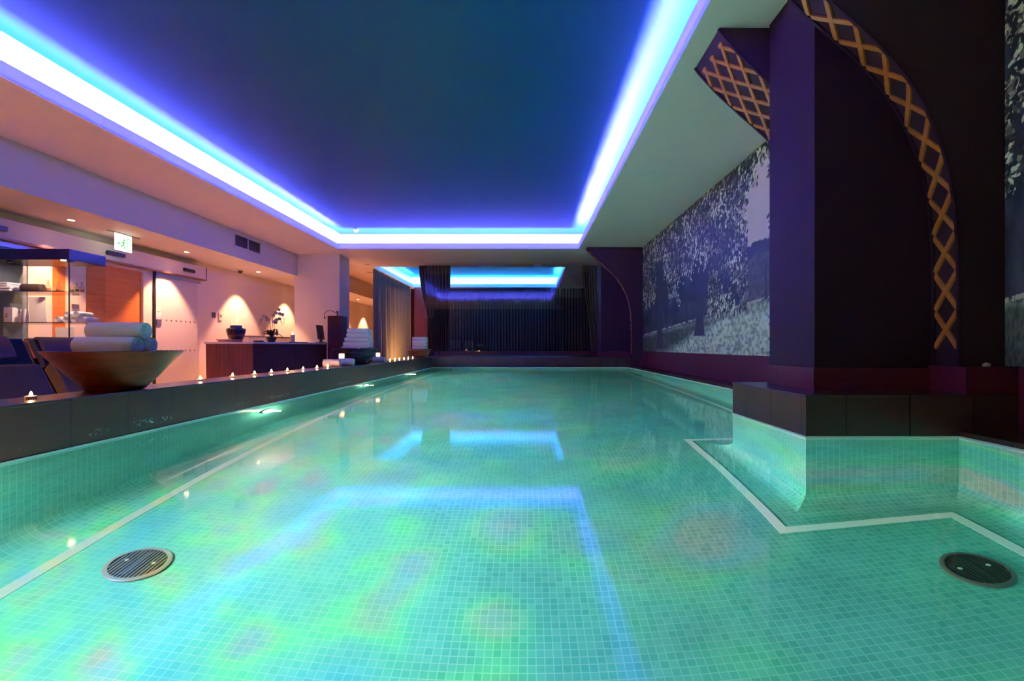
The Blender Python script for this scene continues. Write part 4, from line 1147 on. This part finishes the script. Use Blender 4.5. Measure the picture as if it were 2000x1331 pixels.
for lv, ys_, z, ln in lay:
    for i, dy in enumerate(ys_):
        dx = {-1: 0.0, 0: 0.0, 1: -0.005, 2: 0.012}[lv]
        roll(TR, ln, (-2.05+dx, 2.5+dy, TOP+z), 0.0+0.03*(i-0.5), nm[lv][i], 'rolled towels in the wooden bowl')
for px, lb, y, rz in ((648, 'left of the two white rolled towels on the pool edge', 5.28, 0.12), (676, 'right of the two white rolled towels on the pool edge', 5.58, 0.05)):
    roll(0.040, 0.17, (-(1030-px)*y/F_PX, y, TOP+0.041), rz, lb, 'two rolled towels by the dark basket')
roll(0.035, 0.19, (-(1030-743)*7.0/F_PX+0.01, 6.85, TOP+0.036), 0.0, 'blue lit rolled towel on the pool edge right of the dark basket')
def basket(loc, R, H, m, label, handle, seed, name='basket'):
    rg = random.Random(seed)
    b = thing(name, label, 'basket', loc)
    MB().lathe([(0, 0), (R*0.55, 0), (R*0.78, H*0.35), (R*0.93, H*0.75), (R*0.98, H), (R*0.95, H), (R*0.88, H*0.7), (R*0.7, H*0.35), (R*0.5, 0.02), (0, 0.02)], 40).build('liner', m, b, smooth=50)
    mb = MB()
    for k in range(46):                       # woven strands wrapped round the shell
        a0 = rg.uniform(0, 2*PI); sp = rg.uniform(0.5, 1.4)*(1 if k % 2 else -1); pts = []
        for i in range(9):
            t = i/8; rr = R*(0.60+0.43*(t**0.8)); pts.append((rr*math.cos(a0+sp*t), rr*math.sin(a0+sp*t), 0.006+H*1.02*t))
        mb.tube(pts, 0.006, 5)
    for k in range(4):
        h_ = H*(0.25+0.25*k); rr = R*(0.60+0.43*((h_/H)**0.8))+0.003
        mb.tube([(rr*math.cos(2*PI*i/36), rr*math.sin(2*PI*i/36), h_+0.004*math.sin(i*2.1)) for i in range(36)], 0.007, 5, closed=True)
    mb.build('weave', m, b, smooth=180)
    if handle:
        cv, _ = spline([(-R*0.95, -0.02, H*0.45), (-R*1.25, -0.02, H*0.95), (-R*1.5, -0.02, H*0.75), (-R*1.55, -0.02, H*0.25), (-R*1.45, -0.02, 0.02)], 20)
        MB().tube(cv, 0.011, 8).build('handle', m, b, smooth=180)
    return b
basket((-2.09, 6.20, TOP), 0.215, 0.185, 'black_wicker', 'black woven basket holding a tall stack of folded towels', True, 3)
z = TOP+0.022
for k in range(2): 
    folded('folded_towel', 0.24, 0.24, 0.07, 'towel', (-2.09, 6.2, z), 0.35, ['lowest hidden folded towel in the black basket', 'second lowest hidden folded towel in the black basket'][k], 'folded towels in the black basket'); z += 0.0705
ws = [(0.34, -0.005), (0.315, 0.0), (0.285, 0.004), (0.26, 0.012), (0.25, 0.016)]
nmz = ['bottom visible folded towel of the tall stack in the black basket', 'second folded towel from the bottom of the tall stack', 'middle folded towel of the tall stack in the black basket', 'second folded towel from the top of the tall stack', 'top folded towel of the tall stack in the black basket']
for k, (w_, dx) in enumerate(ws):
    folded('folded_towel', w_, 0.25, 0.054, 'towel', (-2.09+dx, 6.2, z), 0.12+0.03*(k % 2), nmz[k], 'folded towels in the black basket'); z += 0.0545
basket((-2.09, 9.70, TOP), 0.215, 0.155, 'wicker', 'brown wicker bowl with folded towels at the far end of the pool edge', False, 9, 'wicker_bowl')
z = TOP+0.022
for k in range(2):
    folded('folded_towel', 0.22, 0.22, 0.07, 'towel', (-2.09, 9.7, z), 0.1, ['lowest hidden folded towel in the wicker bowl', 'second lowest hidden folded towel in the wicker bowl'][k], 'folded towels in the wicker bowl'); z += 0.0705
for k in range(4):
    folded('folded_towel', 0.255, 0.25, 0.058, 'towel', (-2.075, 9.7, z), 0.03*(k % 2), ['bottom visible folded towel in the wicker bowl', 'second folded towel from the bottom in the wicker bowl', 'second folded towel from the top in the wicker bowl', 'top folded towel in the wicker bowl'][k], 'folded towels in the wicker bowl'); z += 0.0585

# ------------------------------------------------------------------ pool fittings
def drain(x, y, label):
    r = thing('floor_drain', label, 'drain', (x, y, -DEPTH), 0, 'round floor drains')
    R = 0.104
    MB().lathe([(R, 0.0005), (R, 0.008), (R-0.008, 0.013), (R-0.016, 0.012), (R-0.016, 0.0005)], 48).build('rim', 'drain_rim', r, smooth=40)
    MB().lathe([(0, 0.001), (R-0.015, 0.001), (R-0.015, 0.003), (0, 0.003)], 48).build('well', 'drain_hole', r)
    mb = MB()
    for k in range(-6, 7):
        xx = k*0.0125; hl = math.sqrt(max(0, (R-0.017)**2-xx*xx)); mb.box(xx-0.004, -hl, 0.003, xx+0.004, hl, 0.010)
    mb.box(-0.006, -(R-0.035), 0.0035, 0.006, R-0.035, 0.0115)
    mb.build('grating', 'drain', r)
    for sx in (-0.05, 0.05):
        MB().lathe([(0, 0.010), (0.008, 0.010), (0.006, 0.0125), (0, 0.0125)], 12, (sx, 0.01, 0)).build('screw', 'aluminium', r)
drain(-1.427, 1.84, 'round dark floor drain at the lower left, under the tea light reflections')
drain(1.59, 1.775, 'round dark floor drain at the lower right, near the pier')
pl0 = None
LABL = ['underwater lamp just outside the left edge of the view', 'nearest underwater lamp behind the viewer', 'underwater lamp below the pool edge, past the wooden bowl', 'underwater lamp below the black basket', 'farthest underwater lamp below the far tea lights']
for i, y in enumerate([1.45, -0.77, 3.67, 5.89, 8.11]):
    if pl0 is None:
        pl0 = thing('pool_lamp', LABL[i], 'pool lamp', (XL, y, -0.33), 0, 'underwater lamps in the left pool wall')
        ring = MB().tube([(0.006, 0.075*math.cos(2*PI*k/32), 0.075*math.sin(2*PI*k/32)) for k in range(32)], 0.010, 8, closed=True).build('ring', 'steel', pl0, smooth=180)
        mb = MB(); n = 24
        for (rr, xx) in ((0.068, 0.0), (0.062, 0.02), (0.045, 0.036), (0.022, 0.045)):
            for k in range(n): mb.v.append((xx, rr*math.cos(2*PI*k/n), rr*math.sin(2*PI*k/n)))
        mb.v.append((0.047, 0, 0))
        for j in range(3):
            for k in range(n): mb.f.append((j*n+k, j*n+(k+1) % n, (j+1)*n+(k+1) % n, (j+1)*n+k))
        for k in range(n): mb.f.append((3*n+k, 3*n+(k+1) % n, 4*n))
        mb.build('lens', 'pool_lens', pl0, smooth=180)
    else: dup(pl0, (XL, y, -0.33), None, LABL[i])
    s_ = spot('pool_lamp_beam', (XL+0.06, y, -0.33), (XL+1.5, y+0.12, -0.66), POOL_LAMP_W*(1.25 if i == 0 else 1.0), (1.0, 1.0, 1.08), 168, 0.6, 0.02)
    colour_wheel(s_.data, i+1)
    gd = bpy.data.lights.new('pool_lamp_glow', 'POINT'); gd.energy = 5.0; gd.color = (1.0, 0.82, 0.55); gd.shadow_soft_size = 0.02
    go = bpy.data.objects.new('pool_lamp_glow', gd); COL.objects.link(go); go.location = (XL+0.085, y, -0.33)
